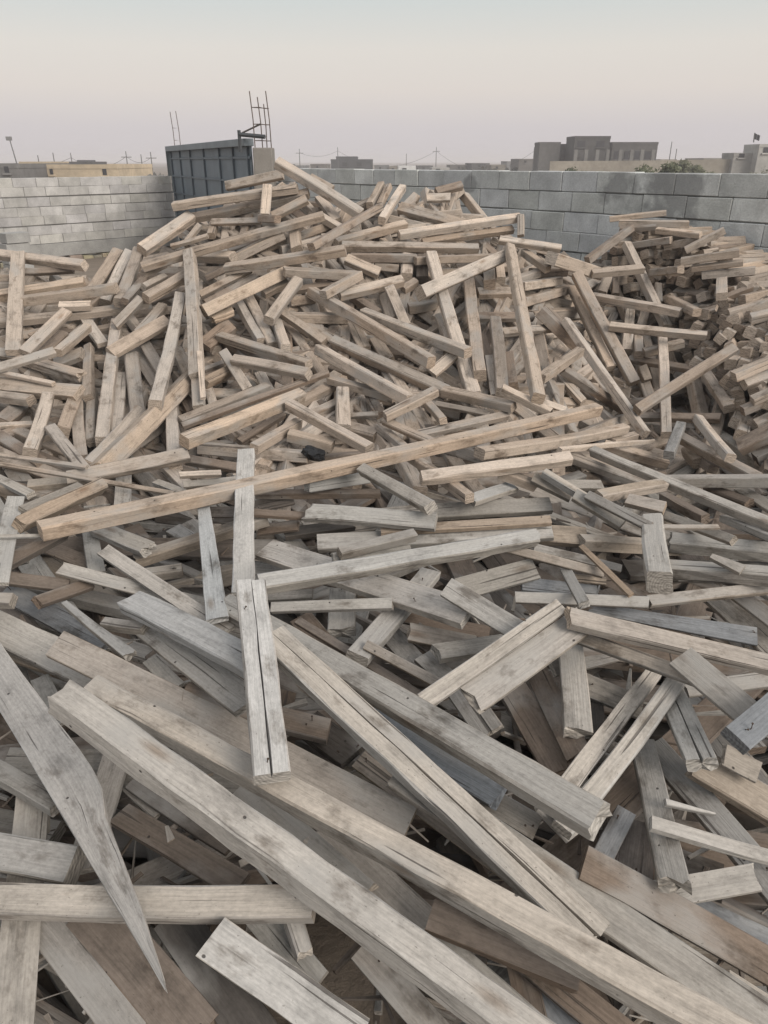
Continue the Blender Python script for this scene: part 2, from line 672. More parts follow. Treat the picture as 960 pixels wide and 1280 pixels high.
266 pale beam sloping down right below the centre slope beam, lowest of three parallel
267 long pale beam sloping down right just above the lower parallel beam
268 short tan beam slanting down right, just below the middle of the lower parallel beam
269 short tan beam slanting up right across the lower end of the lower parallel beam
270 stubby pale upright beam end below the lower parallel beam
271 stubby tan beam leaning left, just above the middle of the centre slope beam
272 short pale beam leaning left, just above the middle of the centre slope beam
273 short brown beam slanting down right, just above the middle of the centre slope beam
274 stubby tan beam lying level, just below the left end of the centre slope beam
275 short brown board slanting up right, just above the left end of the centre slope beam
276 stubby tan plank leaning left, just below the middle of the centre slope beam
277 stubby tan plank slanting down right, just below the middle of the centre slope beam
278 stubby tan beam slanting up right, just below the left end of the slanting pale beam
279 stubby pale beam leaning left, just left of the middle of the tall leaning board
280 stubby pale plank slanting up right, just right of the centre slope beam
281 stubby tan beam slanting up right, just right of the thick honey beam
282 stubby brown plank leaning left, just below the right end of the lower parallel beam
283 stubby grey board lying level, just below the middle of the lower parallel beam
284 pale beam sloping down right, its lower end under the longest beam, left of centre
285 short tan beam slanting up right, just right of the top of the narrow upright board
286 short brown board slanting up right, just below the middle of the thick honey beam
287 stubby tan beam slanting down right, just above the middle of the longest beam
288 pale beam lying level, just right of the top of the narrow upright board
289 short brown board slanting down right, just right of the curved tan board
290 stubby pale board lying level, just above the left end of the longest beam
291 short pale board lying level, just above the middle of the longest beam
292 short pale beam lying level, just below the middle of the longest beam
293 brown beam lying level, right of the top of the narrow upright board
294 short pale beam slanting down right, just above the left end of the flaky board
295 stubby brown plank slanting up right, just right of the middle of the narrow upright board
296 short brown board lying level, passing under the middle of the narrow upright board
297 stubby brown plank lying level, just right of the top of the tapering upright board
298 stubby brown plank lying level, just right of the middle of the narrow upright board
299 pale tan beam rising slightly right, just below the longest beam's right half
300 tan beam rising slightly right between the longest beam and the lower level beam
301 stubby tan beam slanting down right, just right of the lower parallel beam
302 tan beam slanting down right, just right of the foot of the tall leaning board
303 short grey board slanting down right, just below the foot of the tall leaning board
304 grey board slanting up right, just above the right end of the longest beam
305 short tan beam slanting down right, just above the middle of the longest beam
306 stubby tan beam slanting down right, just above the longest beam
307 short pale beam slanting down right, just left of the foot of the upright honey beam
308 stubby pale board slanting down right, just right of the foot of the upright honey beam
309 short grey beam slanting down right, just above the middle of the lower level beam
310 short tan beam slanting down right, passing under the left end of the lower level beam
311 stubby pale board slanting up right, just above the middle of the flaky board
312 stubby tan beam slanting down right, just below the middle of the lower level beam
313 stubby grey board slanting down right, just above the right end of the flaky board
314 short pale beam slanting down right, just below the right end of the lower level beam
315 stubby brown board standing upright, just left of the foot of the upright honey beam
316 tan beam standing upright, below the middle of the slanting pale beam
317 pale beam standing upright, just left of the middle of the upright honey beam
318 stubby brown plank leaning left, just right of the foot of the tall leaning board
319 short pale plank leaning left, just right of the foot of the tall leaning board
320 stubby tan beam standing upright, just below the right end of the slanting pale beam
321 stubby tan beam standing upright, just below the slanting pale beam
322 short tan board lying level, just left of the top of the upright honey beam
323 brown board lying level, passing under the middle of the upright honey beam
324 short tan board lying level, passing under the middle of the upright honey beam
325 stubby pale beam slanting up right, just right of the top of the upright honey beam
326 short pale beam lying level, just right of the top of the upright honey beam
327 short tan beam slanting up right, just right of the middle of the upright honey beam
328 pale beam lying level, just right of the top of the upright honey beam
329 short tan beam slanting down right, just right of the top of the upright honey beam
330 short brown beam lying level, just left of the top of the right leaning beam
331 grey-tan beam sloping gently down right in the gap towards the right-hand stack
332 tan beam lying level, right of the top of the right leaning beam
333 long tan beam leaning left on the heap's right side, front of a pair
334 tan beam leaning left close behind the right leaning beam
335 long pale beam leaning left, its foot left of the slender upright board
336 short brown beam slanting down right, just left of the top of the long right leaner
337 short tan beam slanting up right, just left of the top of the long right leaner
338 brown beam slanting down right, just left of the middle of the long right leaner
339 stubby tan board slanting down right, just above the right end of the longest beam
340 grey-tan board leaning left against the right-hand stack
341 pale beam slanting down right, right of the middle of the right leaning beam
342 stubby pale beam leaning right, just right of the top of the right leaning beam
343 stubby brown board standing upright, just right of the top of the right leaning beam
344 pale beam lying level behind the slender upright board
345 short pale board standing upright, just right of the middle of the right leaning beam
346 stubby pale board leaning right, just left of the top of the slender upright
347 slender pale upright board standing at the right, under the grey slanting beam
348 long grey beam slanting up right across the slender upright board
349 short grey beam slanting down right, just below the middle of the grey slanting beam
350 brown board slanting down right, passing under the middle of the slender upright
351 stubby tan beam leaning left, just right of the foot of the right leaning beam
352 stubby tan beam standing upright, just right of the foot of the right leaning beam
353 short tan beam slanting up right, passing under the top of the slender upright
354 brown board lying level, passing under the foot of the long right leaner
355 short blue-grey stub leaning right below the slender upright board
356 thick pale beam sloping down right beneath the leaning stub at right
357 short pale beam slanting down right, above the middle of the level edge beam
358 stubby honey-brown beam slanting down right, just above the middle of the level edge beam
359 stubby brown beam slanting down right, just above the middle of the level edge beam
360 pale tapering board lying level, just above the left end of the long edge beam
361 stubby pale board slanting up right, passing under the foot of the long right leaner
362 short tan beam slanting down right, just above the left end of the long edge beam
363 long pale beam sloping down to the right edge below the slender upright
364 pale beam lying level to the right edge above the long edge beam
365 short grey beam slanting down right, just right of the lower level beam
366 tan beam with notched end lying across the long edge beam
367 stubby honey-brown board slanting down right, just above the top of the stout block
368 stubby grey board slanting down right, right of the right end of the flaky board
369 short tan board slanting down right, just left of the top of the stout block
370 stubby grey board lying level, just below the right end of the lower level beam
371 stubby brown beam slanting down right, just above the right end of the long edge beam
372 stubby grey board slanting down right, just below the right end of the level edge beam
373 stubby brown beam slanting down right, just below the middle of the long edge beam
374 stubby pale beam slanting down right, just below the right end of the long edge beam
375 stubby tan stick lying level, right of the top of the stout block
376 short grey board slanting down right, right of the top of the stout block
377 topmost cut beam end of the low stack at the right edge
378 stubby pale beam slanting up right, just below the middle of the low right stack
379 stubby grey beam slanting up right, just below the middle of the low right stack
380 stubby brown beam slanting up right, just below the left end of the low right stack
381 stubby grey beam slanting up right, below the left end of the low right stack
382 stubby brown board slanting up right, above the right end of the level edge beam
383 stubby dark beam slanting up right, just above the right end of the level edge beam
384 short pale beam slanting up right, above the right end of the grey slanting beam
385 stubby pale beam slanting up right, above the right end of the grey slanting beam
386 pale beam slanting up right on top of the right-hand stack, near the wall
387 tan beam lying level, below the right end of the stack's top beam
388 tan beam lying level, below the stack's top beam
389 grey beam lying level, above the top of the slender upright
390 short brown beam slanting up right, above the right end of the grey slanting beam
391 stubby pale board standing upright, above the right end of the grey slanting beam
392 short tan beam slanting up right, just below the right end of the stack's top beam
393 short tan beam lying level, below the right end of the stack's slanting beam
394 pale beam at the very top of the right-hand stack against the wall
395 tan beam lying level, just below the right end of the stack's top beam
396 short pale beam lying level, just below the right end of the stack's top beam
397 short tan beam lying level, just right of the right end of the stack's slanting beam
398 brown beam slanting up right on the face of the right-hand stack
399 stubby tan beam slanting down right, just above the top of the slender upright
400 short tan plank slanting up right, right of the top of the slender upright
401 stubby grey beam standing upright, above the top of the slender upright
402 short brown beam lying level, passing under the right end of the stack's slanting beam
403 stubby brown beam slanting down right, just below the right end of the stack's top beam
"""
HAZE = 0.0020
SKY_STRENGTH = 0.10
SKY_STOPS = [(0.0, (.63, .59, .605)), (.035, (.645, .602, .61)), (.075, (.735, .672, .625)), (.115, (.745, .70, .643)), (.165, (.63, .66, .638)), (.30, (.54, .545, .55)), (.55, (.62, .63, .645)), (1.0, (.78, .79, .81))]
SUN_E = 2.4
EXPOSURE = 0.13
import bpy, bmesh, math, random
import numpy as np
from mathutils import Vector, Matrix

random.seed(11)
R = random.Random(7)
scene = bpy.context.scene
COL = scene.collection
D2R = math.radians

# ------------------------------------------------------------------ camera
F_PX, CXP, CYP = 924.0, 480.0, 640.0
PITCH = D2R(25.4)
CAM_H = 2.0
SP, CP = math.sin(PITCH), math.cos(PITCH)
CAM = Vector((0, 0, CAM_H))
FWD, UPV, RGT = Vector((0, CP, -SP)), Vector((0, SP, CP)), Vector((1, 0, 0))

cam_data = bpy.data.cameras.new('camera')
cam_data.sensor_fit = 'VERTICAL'
cam_data.sensor_height = 36.0
cam_data.sensor_width = 27.0
cam_data.lens = 36.0 * F_PX / 1280.0
cam_data.clip_start = 0.05
cam_data.clip_end = 6000
cam = bpy.data.objects.new('camera', cam_data)
cam.location = CAM
cam.rotation_euler = (math.pi / 2 - PITCH, 0, 0)
COL.objects.link(cam)
scene.camera = cam


def unproj(x, y, z):
    return CAM + RGT * ((x - CXP) / F_PX * z) + UPV * (-(y - CYP) / F_PX * z) + FWD * z


def proj(p):
    d = p - CAM
    z = d.dot(FWD)
    return CXP + F_PX * d.dot(RGT) / z, CYP - F_PX * d.dot(UPV) / z, z


def at(x, y, d):
    """point seen at pixel x,y whose forward ground distance is d"""
    z = d / (CP + SP * (CYP - y) / F_PX)
    return unproj(x, y, z)


# ------------------------------------------------------------------ materials
def new_mat(name):
    m = bpy.data.materials.new(name)
    m.use_nodes = True
    nt = m.node_tree
    b = nt.nodes['Principled BSDF']
    b.inputs['Roughness'].default_value = 0.85
    b.inputs['Specular IOR Level'].default_value = 0.25
    return m, nt, b


class NT:
    def __init__(s, nt): s.nt = nt
    def n(s, t, **kw):
        nd = s.nt.nodes.new(t)
        for k, v in kw.items(): setattr(nd, k, v)
        return nd
    def l(s, a, b): s.nt.links.new(a, b)
    def noise(s, vec, scale, detail=4, rough=.55, dist=0.0):
        nd = s.n('ShaderNodeTexNoise')
        nd.inputs['Scale'].default_value = scale
        nd.inputs['Detail'].default_value = detail
        nd.inputs['Roughness'].default_value = rough
        nd.inputs['Distortion'].default_value = dist
        if vec is not None: s.l(vec, nd.inputs['Vector'])
        return nd.outputs['Fac']
    def vmul(s, vec, v):
        nd = s.n('ShaderNodeVectorMath', operation='MULTIPLY')
        s.l(vec, nd.inputs[0]); nd.inputs[1].default_value = v
        return nd.outputs[0]
    def ramp(s, fac, stops):
        nd = s.n('ShaderNodeValToRGB')
        cr = nd.color_ramp
        while len(cr.elements) < len(stops): cr.elements.new(.5)
        for e, (p, c) in zip(cr.elements, stops):
            e.position = p
            e.color = (c, c, c, 1) if not isinstance(c, tuple) else (*c, 1)
        s.l(fac, nd.inputs['Fac'])
        return nd.outputs['Color']
    def mix(s, mode, fac, a, b):
        nd = s.n('ShaderNodeMix', data_type='RGBA', blend_type=mode)
        for i, v in ((0, fac), (6, a), (7, b)):
            if isinstance(v, (int, float)): nd.inputs[i].default_value = v
            elif isinstance(v, tuple): nd.inputs[i].default_value = (*v, 1)
            else: s.l(v, nd.inputs[i])
        return nd.outputs[2]
    def math(s, op, a, b=0.0):
        nd = s.n('ShaderNodeMath', operation=op)
        for i, v in ((0, a), (1, b)):
            if isinstance(v, (int, float)): nd.inputs[i].default_value = v
            else: s.l(v, nd.inputs[i])
        return nd.outputs[0]


def wood_material(end=False):
    m, nt, b = new_mat('weathered_wood_end' if end else 'weathered_wood')
    N = NT(nt)
    uv = N.n('ShaderNodeUVMap', uv_map='grain').outputs['UV']
    tint = N.n('ShaderNodeAttribute', attribute_name='tint').outputs['Color']
    if not end:
        fib = N.noise(N.vmul(uv, (5, 190, 1)), 1, 3, .6)
        streak = N.noise(N.vmul(uv, (1.3, 42, 1)), 1, 5, .65, .5)
        blot = N.noise(N.vmul(uv, (6, 11, 1)), 1, 6, .65)
        big = N.noise(N.vmul(uv, (2.0, 4, 1)), 1, 3, .5)
        crack = N.noise(N.vmul(uv, (1.6, 75, 1)), 1, 2, .4, .3)
        crackm = N.ramp(crack, [(0.675, 0.0), (0.715, 1.0)])
        vor = N.n('ShaderNodeTexVoronoi', feature='F1')
        N.l(N.vmul(uv, (11, 13, 1)), vor.inputs['Vector'])
        vor.inputs['Scale'].default_value = 1
        holes = N.ramp(vor.outputs['Distance'], [(0.035, 1.0), (0.055, 0.0)])
        vk = N.n('ShaderNodeTexVoronoi', feature='F1')
        N.l(N.vmul(uv, (2.2, 7, 1)), vk.inputs['Vector'])
        vk.inputs['Scale'].default_value = 1
        knots = N.ramp(vk.outputs['Distance'], [(0.03, 1.0), (0.13, 0.0)])
        c = N.mix('MULTIPLY', 1.0, tint, N.ramp(fib, [(0.25, .80), (0.7, 1.10)]))
        c = N.mix('MULTIPLY', .8, c, N.ramp(streak, [(0.28, .72), (0.5, 1.0), (0.75, 1.08)]))
        c = N.mix('MULTIPLY', 1.0, c, N.ramp(blot, [(0.30, .62), (0.47, 1.0), (0.72, 1.10)]))
        fine = N.noise(N.vmul(uv, (60, 110, 1)), 1, 3, .7)
        c = N.mix('MULTIPLY', .7, c, N.ramp(fine, [(0.3, .74), (0.6, 1.06)]))
        # grey cement film left from formwork
        cem = N.ramp(big, [(0.52, 0.0), (0.60, .62)])
        cem = N.mix('MULTIPLY', 1.0, cem, N.ramp(blot, [(0.35, .25), (0.6, 1.0)]))
        c = N.mix('MIX', cem, c, (.345, .332, .31))
        # specks of dirt, old nail pricks
        spk = N.noise(N.vmul(uv, (85, 130, 1)), 1, 2, .6)
        spm = N.ramp(spk, [(0.665, 0.0), (0.74, .8)])
        dirt = N.noise(N.vmul(uv, (4, 5, 1)), 1, 2, .5)
        spm = N.mix('MULTIPLY', 1.0, spm, N.ramp(dirt, [(0.42, .12), (0.6, 1.0)]))
        c = N.mix('MIX', spm, c, (.09, .078, .066))
        # dirt stains
        st = N.noise(N.vmul(uv, (3.2, 6, 1)), 1.7, 5, .65)
        c = N.mix('MULTIPLY', N.ramp(st, [(0.56, 0.0), (0.68, .85)]), c, (.42, .39, .36))
        c = N.mix('MULTIPLY', N.math('MULTIPLY', knots, .6), c, (.42, .30, .20))
        c = N.mix('MIX', N.math('MULTIPLY', crackm, .72), c, (.06, .05, .043))
        c = N.mix('MIX', N.math('MULTIPLY', holes, .85), c, (.035, .03, .027))
        hgt = N.math('ADD', N.math('MULTIPLY', fib, .5), N.math('MULTIPLY', streak, .5))
        hgt = N.math('SUBTRACT', hgt, N.math('MULTIPLY', crackm, .8))
        hgt = N.math('SUBTRACT', hgt, N.math('MULTIPLY', holes, .8))
        dist = .0035
    else:
        wv = N.n('ShaderNodeTexWave', wave_type='RINGS', rings_direction='Z')
        wv.inputs['Scale'].default_value = 32
        wv.inputs['Distortion'].default_value = 3
        wv.inputs['Detail'].default_value = 3
        N.l(uv, wv.inputs['Vector'])
        spl = N.noise(N.vmul(uv, (26, 120, 1)), 1, 4, .65)
        c = N.mix('MULTIPLY', 1.0, tint, N.ramp(wv.outputs['Fac'], [(0.0, .80), (1.0, 1.12)]))
        c = N.mix('MULTIPLY', .9, c, N.ramp(spl, [(0.34, .38), (0.55, 1.0), (0.8, 1.12)]))
        hgt = spl
        dist = .005
    hsv = N.n('ShaderNodeHueSaturation')
    hsv.inputs['Saturation'].default_value = 0.97
    N.l(c, hsv.inputs['Color'])
    N.l(hsv.outputs['Color'], b.inputs['Base Color'])
    bp = N.n('ShaderNodeBump')
    bp.inputs['Strength'].default_value = .9
    bp.inputs['Distance'].default_value = dist
    N.l(hgt, bp.inputs['Height'])
    N.l(bp.outputs['Normal'], b.inputs['Normal'])
    b.inputs['Roughness'].default_value = .88
    return m


WOOD, WOOD_END = wood_material(), wood_material(True)

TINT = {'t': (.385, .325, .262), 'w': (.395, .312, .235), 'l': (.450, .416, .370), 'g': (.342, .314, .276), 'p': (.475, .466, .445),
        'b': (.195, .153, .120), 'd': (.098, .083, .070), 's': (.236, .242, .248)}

# ------------------------------------------------------------------ heap relief: 1/depth over the picture plane, thin-plate spline
CTRL = [(480, 1280, 1.52), (480, 1050, 1.82), (480, 860, 2.36), (480, 740, 2.92), (480, 660, 3.5), (480, 600, 4.05),
        (480, 570, 4.4), (480, 500, 5.0), (480, 450, 5.45), (480, 400, 5.9), (480, 300, 6.6), (480, 250, 7.1),
        (345, 205, 7.1), (230, 260, 7.2), (190, 320, 6.8), (340, 300, 6.5), (250, 400, 6.0), (240, 500, 5.2),
        (0, 1280, 1.58), (0, 1050, 1.92), (0, 860, 2.45), (0, 760, 2.9), (0, 680, 3.4), (0, 600, 4.2), (0, 540, 4.9),
        (0, 450, 5.8), (0, 380, 6.4), (0, 325, 6.9), (100, 325, 6.8), (110, 400, 6.2), (110, 500, 5.3),
        (960, 1280, 1.58), (960, 1050, 1.92), (960, 860, 2.5), (960, 740, 3.1), (960, 690, 3.45), (960, 600, 4.4),
        (945, 560, 4.8), (930, 480, 5.2), (960, 400, 5.8), (900, 390, 6.1), (860, 320, 6.6), (930, 340, 6.3),
        (830, 270, 6.95), (760, 300, 7.05), (840, 400, 6.5), (830, 520, 5.8), (780, 440, 6.45), (740, 340, 7.1), (700, 320, 6.7),
        (620, 280, 6.8), (620, 400, 5.9), (560, 245, 7.2), (700, 450, 5.6), (720, 560, 4.6), (760, 610, 4.15), (240, 620, 3.95), (720, 660, 3.55)]
P_ = np.array([(c[0] / 1000., c[1] / 1000.) for c in CTRL])
Q_ = np.array([1. / c[2] for c in CTRL])


# the upper heap: beams of one batch, dusty beige all through
TINT_UP = {'t': (.460, .373, .296), 'w': (.460, .364, .278), 'l': (.528, .443, .364), 'g': (.385, .322, .265), 'p': (.50, .43, .36),
           'b': (.285, .224, .176), 'd': (.13, .105, .085), 's': (.27, .265, .255)}


def _U(r2): return np.where(r2 > 1e-12, r2 * np.log(np.maximum(r2, 1e-12)), 0.0)


_n = len(CTRL)
_K = _U(((P_[:, None] - P_[None]) ** 2).sum(-1)) + np.eye(_n) * 2e-3
_A = np.zeros((_n + 3, _n + 3)); _A[:_n, :_n] = _K
_A[:_n, _n] = 1; _A[:_n, _n + 1:] = P_; _A[_n, :_n] = 1; _A[_n + 1:, :_n] = P_.T
_W = np.linalg.solve(_A, np.concatenate([Q_, np.zeros(3)]))


def base_q(x, y):
    p = np.array((x / 1000., y / 1000.))
    return float(_U(((P_ - p) ** 2).sum(-1)) @ _W[:_n] + _W[_n] + p @ _W[_n + 1:])


CELL = 4
BX0, BY0, BX1, BY1 = -240, 160, 1200, 1440
BW, BH = (BX1 - BX0) // CELL, (BY1 - BY0) // CELL
front = np.zeros((BH, BW))          # 1/depth of the nearest timber already laid


def cell(x, y):
    i, j = int((y - BY0) // CELL), int((x - BX0) // CELL)
    return (min(max(i, 0), BH - 1), min(max(j, 0), BW - 1))


# ------------------------------------------------------------------ one piece of timber as mesh data
def perimeter(w, h, ch, sub):
    """rectangle outline with small chamfers, CCW seen from +x"""
    pts = []
    cs = [(-w / 2, -h / 2), (w / 2, -h / 2), (w / 2, h / 2), (-w / 2, h / 2)]
    for k in range(4):
        a, b_ = cs[k], cs[(k + 1) % 4]
        dx, dy = b_[0] - a[0], b_[1] - a[1]
        L = math.hypot(dx, dy)
        t0, t1 = ch / L, 1 - ch / L
        n = sub if L > .6 * max(w, h) else max(1, sub // 2)
        for s in range(n + 1):
            t = t0 + (t1 - t0) * s / n
            pts.append((a[0] + dx * t, a[1] + dy * t))
    return pts


BOARD_PROF = [(0, .90, 1), (.40, .97, 1), (.66, 1.0, 1), (.70, .95, 1), (.735, .70, 1), (.80, .58, 1), (.86, .44, 1), (.94, .22, 1), (1, .07, 1)]


def timber_data(L, w, h, rng, w0=1., w1=1., xs=False, xe=False, prof=None, split=False, detail=1):
    """returns verts, faces, uvs per face, end flags"""
    seg = max(2, min(26 if prof else 18, int(L / (.09 if detail > 1 else .2)))) if detail else 2
    sub = 4 if (xs is True or xe is True) else (2 if detail > 1 else 1)
    if detail == 0: sub = 1
    ch = min(w, h) * rng.uniform(.05, .13)
    per = perimeter(w, h, ch, sub)
    n = len(per)
    bow_a, bow_b = rng.gauss(0, .0035) * L, rng.gauss(0, .0025) * L
    tw = rng.gauss(0, .02) * L
    if prof: bow_a = bow_b = tw = 0.
    skew0, skew1 = rng.gauss(0, .08), rng.gauss(0, .08)
    skz0, skz1 = rng.gauss(0, .06), rng.gauss(0, .06)
    rough = min(.0014, min(w, h) * .022) if detail else min(w, h) * .01
    jit_s = [rng.uniform(-.2, 1.0) * max(w, h) * (.45 if xs is True else .2) for _ in per]
    jit_e = [rng.uniform(-.2, 1.0) * max(w, h) * (.45 if xe is True else .2) for _ in per]
    if split:
        # open drying crack along the broad face: a V groove wandering along the grain
        kk = [i for i in range(n) if per[i][1] > h * .49]
        ia = next(i for i in range(n) if per[i][1] > h * .49 and per[(i + 1) % n][1] > h * .49 and per[i][0] > 0 >= per[(i + 1) % n][0] - 1e-9 and per[(i + 1) % n][0] < w * .1)
        ins = [(w * .04, h / 2), (w * .03, h / 2 - min(h * .45, .03)), (w * .02, h / 2)]
        per = per[:ia + 1] + ins + per[ia + 1:]
        per = [p for i, p in enumerate(per) if not (abs(p[0]) < w * .015 and p[1] > h * .49 and i not in (ia + 1, ia + 2, ia + 3))]
        gi = [i for i, p in enumerate(per) if p in ins]
        n = len(per)
        jit_s = [rng.uniform(-.2, .5) * w * .12 for _ in per]; jit_e = [rng.uniform(-.2, 1.) * w * .16 for _ in per]
        gw = [0.]
        for i in range(seg): gw.append(gw[-1] + rng.gauss(0, .02) * w)
    edge = [rng.gauss(0, 1) for _ in range(seg + 1)]
    V, Fc, UV, EN, SD = [], [], [], [], []
    arc = [0.]
    for k in range(n):
        a, b_ = per[k], per[(k + 1) % n]
        arc.append(arc[-1] + math.hypot(a[0] - b_[0], a[1] - b_[1]))
    u0, v0 = rng.uniform(0, 400), rng.uniform(0, 400)
    for i in range(seg + 1):
        t = i / seg
        x = (t - .5) * L
        sw = w0 + (w1 - w0) * t
        off = 0.
        if prof:
            for (ta, sa, _), (tb, sb, _) in zip(prof, prof[1:]):
                if ta <= t <= tb + 1e-9:
                    f = (t - ta) / (tb - ta); sw = (sa + (sb - sa) * f) * (1 + (rng.uniform(-.05, .05) if t > .5 else rng.uniform(-.015, .015)))
                    break
            off = -(1 - sw) * w * .5
        by = bow_a * (1 - (2 * t - 1) ** 2) + off
        bz = bow_b * (1 - (2 * t - 1) ** 2)
        an = tw * (t - .5)
        ca, sa_ = math.cos(an), math.sin(an)
        for k, (py, pz) in enumerate(per):
            qy = py * sw + rng.gauss(0, rough) * (1.0 if abs(py) > w * .4 else .3) + edge[i] * rough * .5
            qz = pz * (1 if sw > .3 else .75) + rng.gauss(0, rough * .6)
            if split and k in gi:
                q_ = gi.index(k)
                openw = .0030 * (.25 + .9 * t) * (1 + .4 * math.sin(i * 2.3))
                qy = w * .03 + gw[i] + (openw, 0, -openw)[q_]
                qz = (h / 2, h / 2 - min(h * .45, .03), h / 2)[q_]
            xx = x
            if i == 0:
                xx += skew0 * py + skz0 * pz - (jit_s[k] if xs else 0)
            elif i == seg:
                xx += skew1 * py + skz1 * pz + (jit_e[k] if xe else 0)
            V.append((xx, qy * ca - qz * sa_ + by, qy * sa_ + qz * ca + bz))
    for i in range(seg):
        for k in range(n):
            k2 = (k + 1) % n
            Fc.append((i * n + k, i * n + k2, (i + 1) * n + k2, (i + 1) * n + k)[::-1])
            ua, ub = u0 + L * i / seg, u0 + L * (i + 1) / seg
            va, vb = v0 + arc[k], v0 + arc[k + 1]
            UV.append([(ua, va), (ua, vb), (ub, vb), (ub, va)][::-1])
            EN.append(0)
            my, mz = (per[k][0] + per[k2][0]) / 2 / w, (per[k][1] + per[k2][1]) / 2 / h
            SD.append((0 if mz < 0 else 2) if abs(mz) > abs(my) else (1 if my > 0 else 3))
    oy, oz = rng.uniform(-.05, .05), rng.uniform(-.12, .02)
    for i, rev in ((0, False), (seg, True)):
        # end cap: fan around a centre vertex so ragged ends stay clean
        cidx = len(V)
        c = [sum(V[i * n + k][a] for k in range(n)) / n for a in range(3)]
        if (xs and i == 0) or (xe and i == seg): c[0] *= .97
        V.append(tuple(c))
        for k in range(n):
            k2 = (k + 1) % n
            f = (i * n + k, i * n + k2, cidx)
            uvs = [(per[k][0] + oy, per[k][1] + oz), (per[k2][0] + oy, per[k2][1] + oz), (oy, oz)]
            Fc.append(f[::-1] if rev else f); UV.append(uvs[::-1] if rev else uvs)
            EN.append(1)
            SD.append(4)
    # caps and sides: outward winding (perimeter runs y->z, CCW seen from +x)
    Fc = [f[::-1] for f in Fc]; UV = [u[::-1] for u in UV]
    return V, Fc, UV, EN, SD


def side_tints(t, rng, gs=1.):
    """every face of a used board has weathered its own way: greyer, warmer, cleaner"""
    out = []
    for k in range(5):
        v = rng.uniform(.86, 1.08)
        gm = sum(t) / 3
        g = rng.choice((0, 0, .1, .25, .4)) * gs if k < 4 else 0
        wm = rng.uniform(-.02, .035)
        c = [t[i] * (1 - g) + gm * g for i in range(3)]
        out.append((c[0] * v * (1 + wm), c[1] * v, c[2] * v * (1 - wm)))
    return out


def link_mesh(name, V, Fc, UV, EN, tints, parent=None):
    me = bpy.data.meshes.new(name)
    me.from_pydata(V, [], Fc)
    ul = me.uv_layers.new(name='grain')
    flat = [c for f in UV for uv in f for c in uv]
    ul.data.foreach_set('uv', flat)
    ca = me.color_attributes.new('tint', 'FLOAT_COLOR', 'CORNER')
    cols = []
    for f, t in zip(Fc, tints):
        for _ in f: cols.extend((*t, 1.0))
    ca.data.foreach_set('color', cols)
    me.materials.append(WOOD); me.materials.append(WOOD_END)
    me.polygons.foreach_set('material_index', EN)
    o = bpy.data.objects.new(name, me)
    COL.objects.link(o)
    if parent: o.parent = parent
    return o


def frame_for(a, b, kind, rng, roll=None):
    ax = (b - a).normalized()
    mid = (a + b) / 2
    tocam = (CAM - mid).normalized()
    f = {'B': .25, 'R': .5, 'P': .55, 'S': .4}[kind]
    ref = Vector((0, 0, 1)) * (1 - f) + tocam * f
    W = (ref - ax * ref.dot(ax)).normalized()
    Vv = W.cross(ax).normalized()
    r = rng.gauss(0, 13 if kind == 'B' else 7) if roll is None else roll
    q = Matrix.Rotation(D2R(r), 3, ax)
    return ax, q @ Vv, q @ W, mid, tocam


RATIO = {'B': (.9, 1.05), 'R': (.46, .62), 'P': (.20, .30), 'S': (.5, .8)}
KIND = {'B': ('timber_beam', 'beam', 'square beams tipped on the timber heap'),
        'R': ('wooden_board', 'board', 'thick boards tipped on the timber heap'),
        'P': ('wooden_plank', 'plank', 'flat planks tipped on the timber heap'),
        'S': ('wooden_stick', 'stick', 'thin sticks lying on the timber heap')}


def lay(x1, y1, x2, y2, thick_guess, drop=0.0):
    """depths for the two ends: rest the piece on the heap and on what already lies there"""
    S = 48
    q1, q2 = base_q(x1, y1), base_q(x2, y2)
    if drop:
        q1, q2 = 1 / (1 / q1 + drop), 1 / (1 / q2 + drop)
        return q1, q2
    dx, dy = x2 - x1, y2 - y1
    Lp = math.hypot(dx, dy)
    nx, ny = -dy / Lp, dx / Lp
    pts = []
    for s in range(S + 1):
        t = s / S
        x, y = x1 + dx * t, y1 + dy * t
        qb = base_q(x, y)
        need = qb
        for o in (-.3, 0, .3):
            i, j = cell(x + nx * o * thick_guess[2], y + ny * o * thick_guess[2])
            qf = front[i, j]
            if qf > 0:
                zf = 1 / qf - thick_guess[0] * (.48 if qb > .33 else .36)
                # ignore pieces that lie far in front of the heap here (another layer of the picture)
                if 1 / qb - zf < .55:
                    need = max(need, 1 / zf)
        pts.append((t, need))
    # supporting line: upper hull edge over the middle
    hull = []
    for p in pts:
        while len(hull) >= 2 and (hull[-1][1] - hull[-2][1]) * (p[0] - hull[-2][0]) <= (p[1] - hull[-2][1]) * (hull[-1][0] - hull[-2][0]):
            hull.pop()
        hull.append(p)
    for a, b_ in zip(hull, hull[1:]):
        if a[0] <= .5 <= b_[0]:
            m = (b_[1] - a[1]) / (b_[0] - a[0]); break
    m0 = q2 - q1
    lim = .10 * (q1 + q2) / 2 * min(1.5, max(.25, Lp / 300.))
    m = min(max(m, m0 - lim), m0 + lim)
    c = max(p[1] - m * p[0] for p in pts)
    return c, c + m


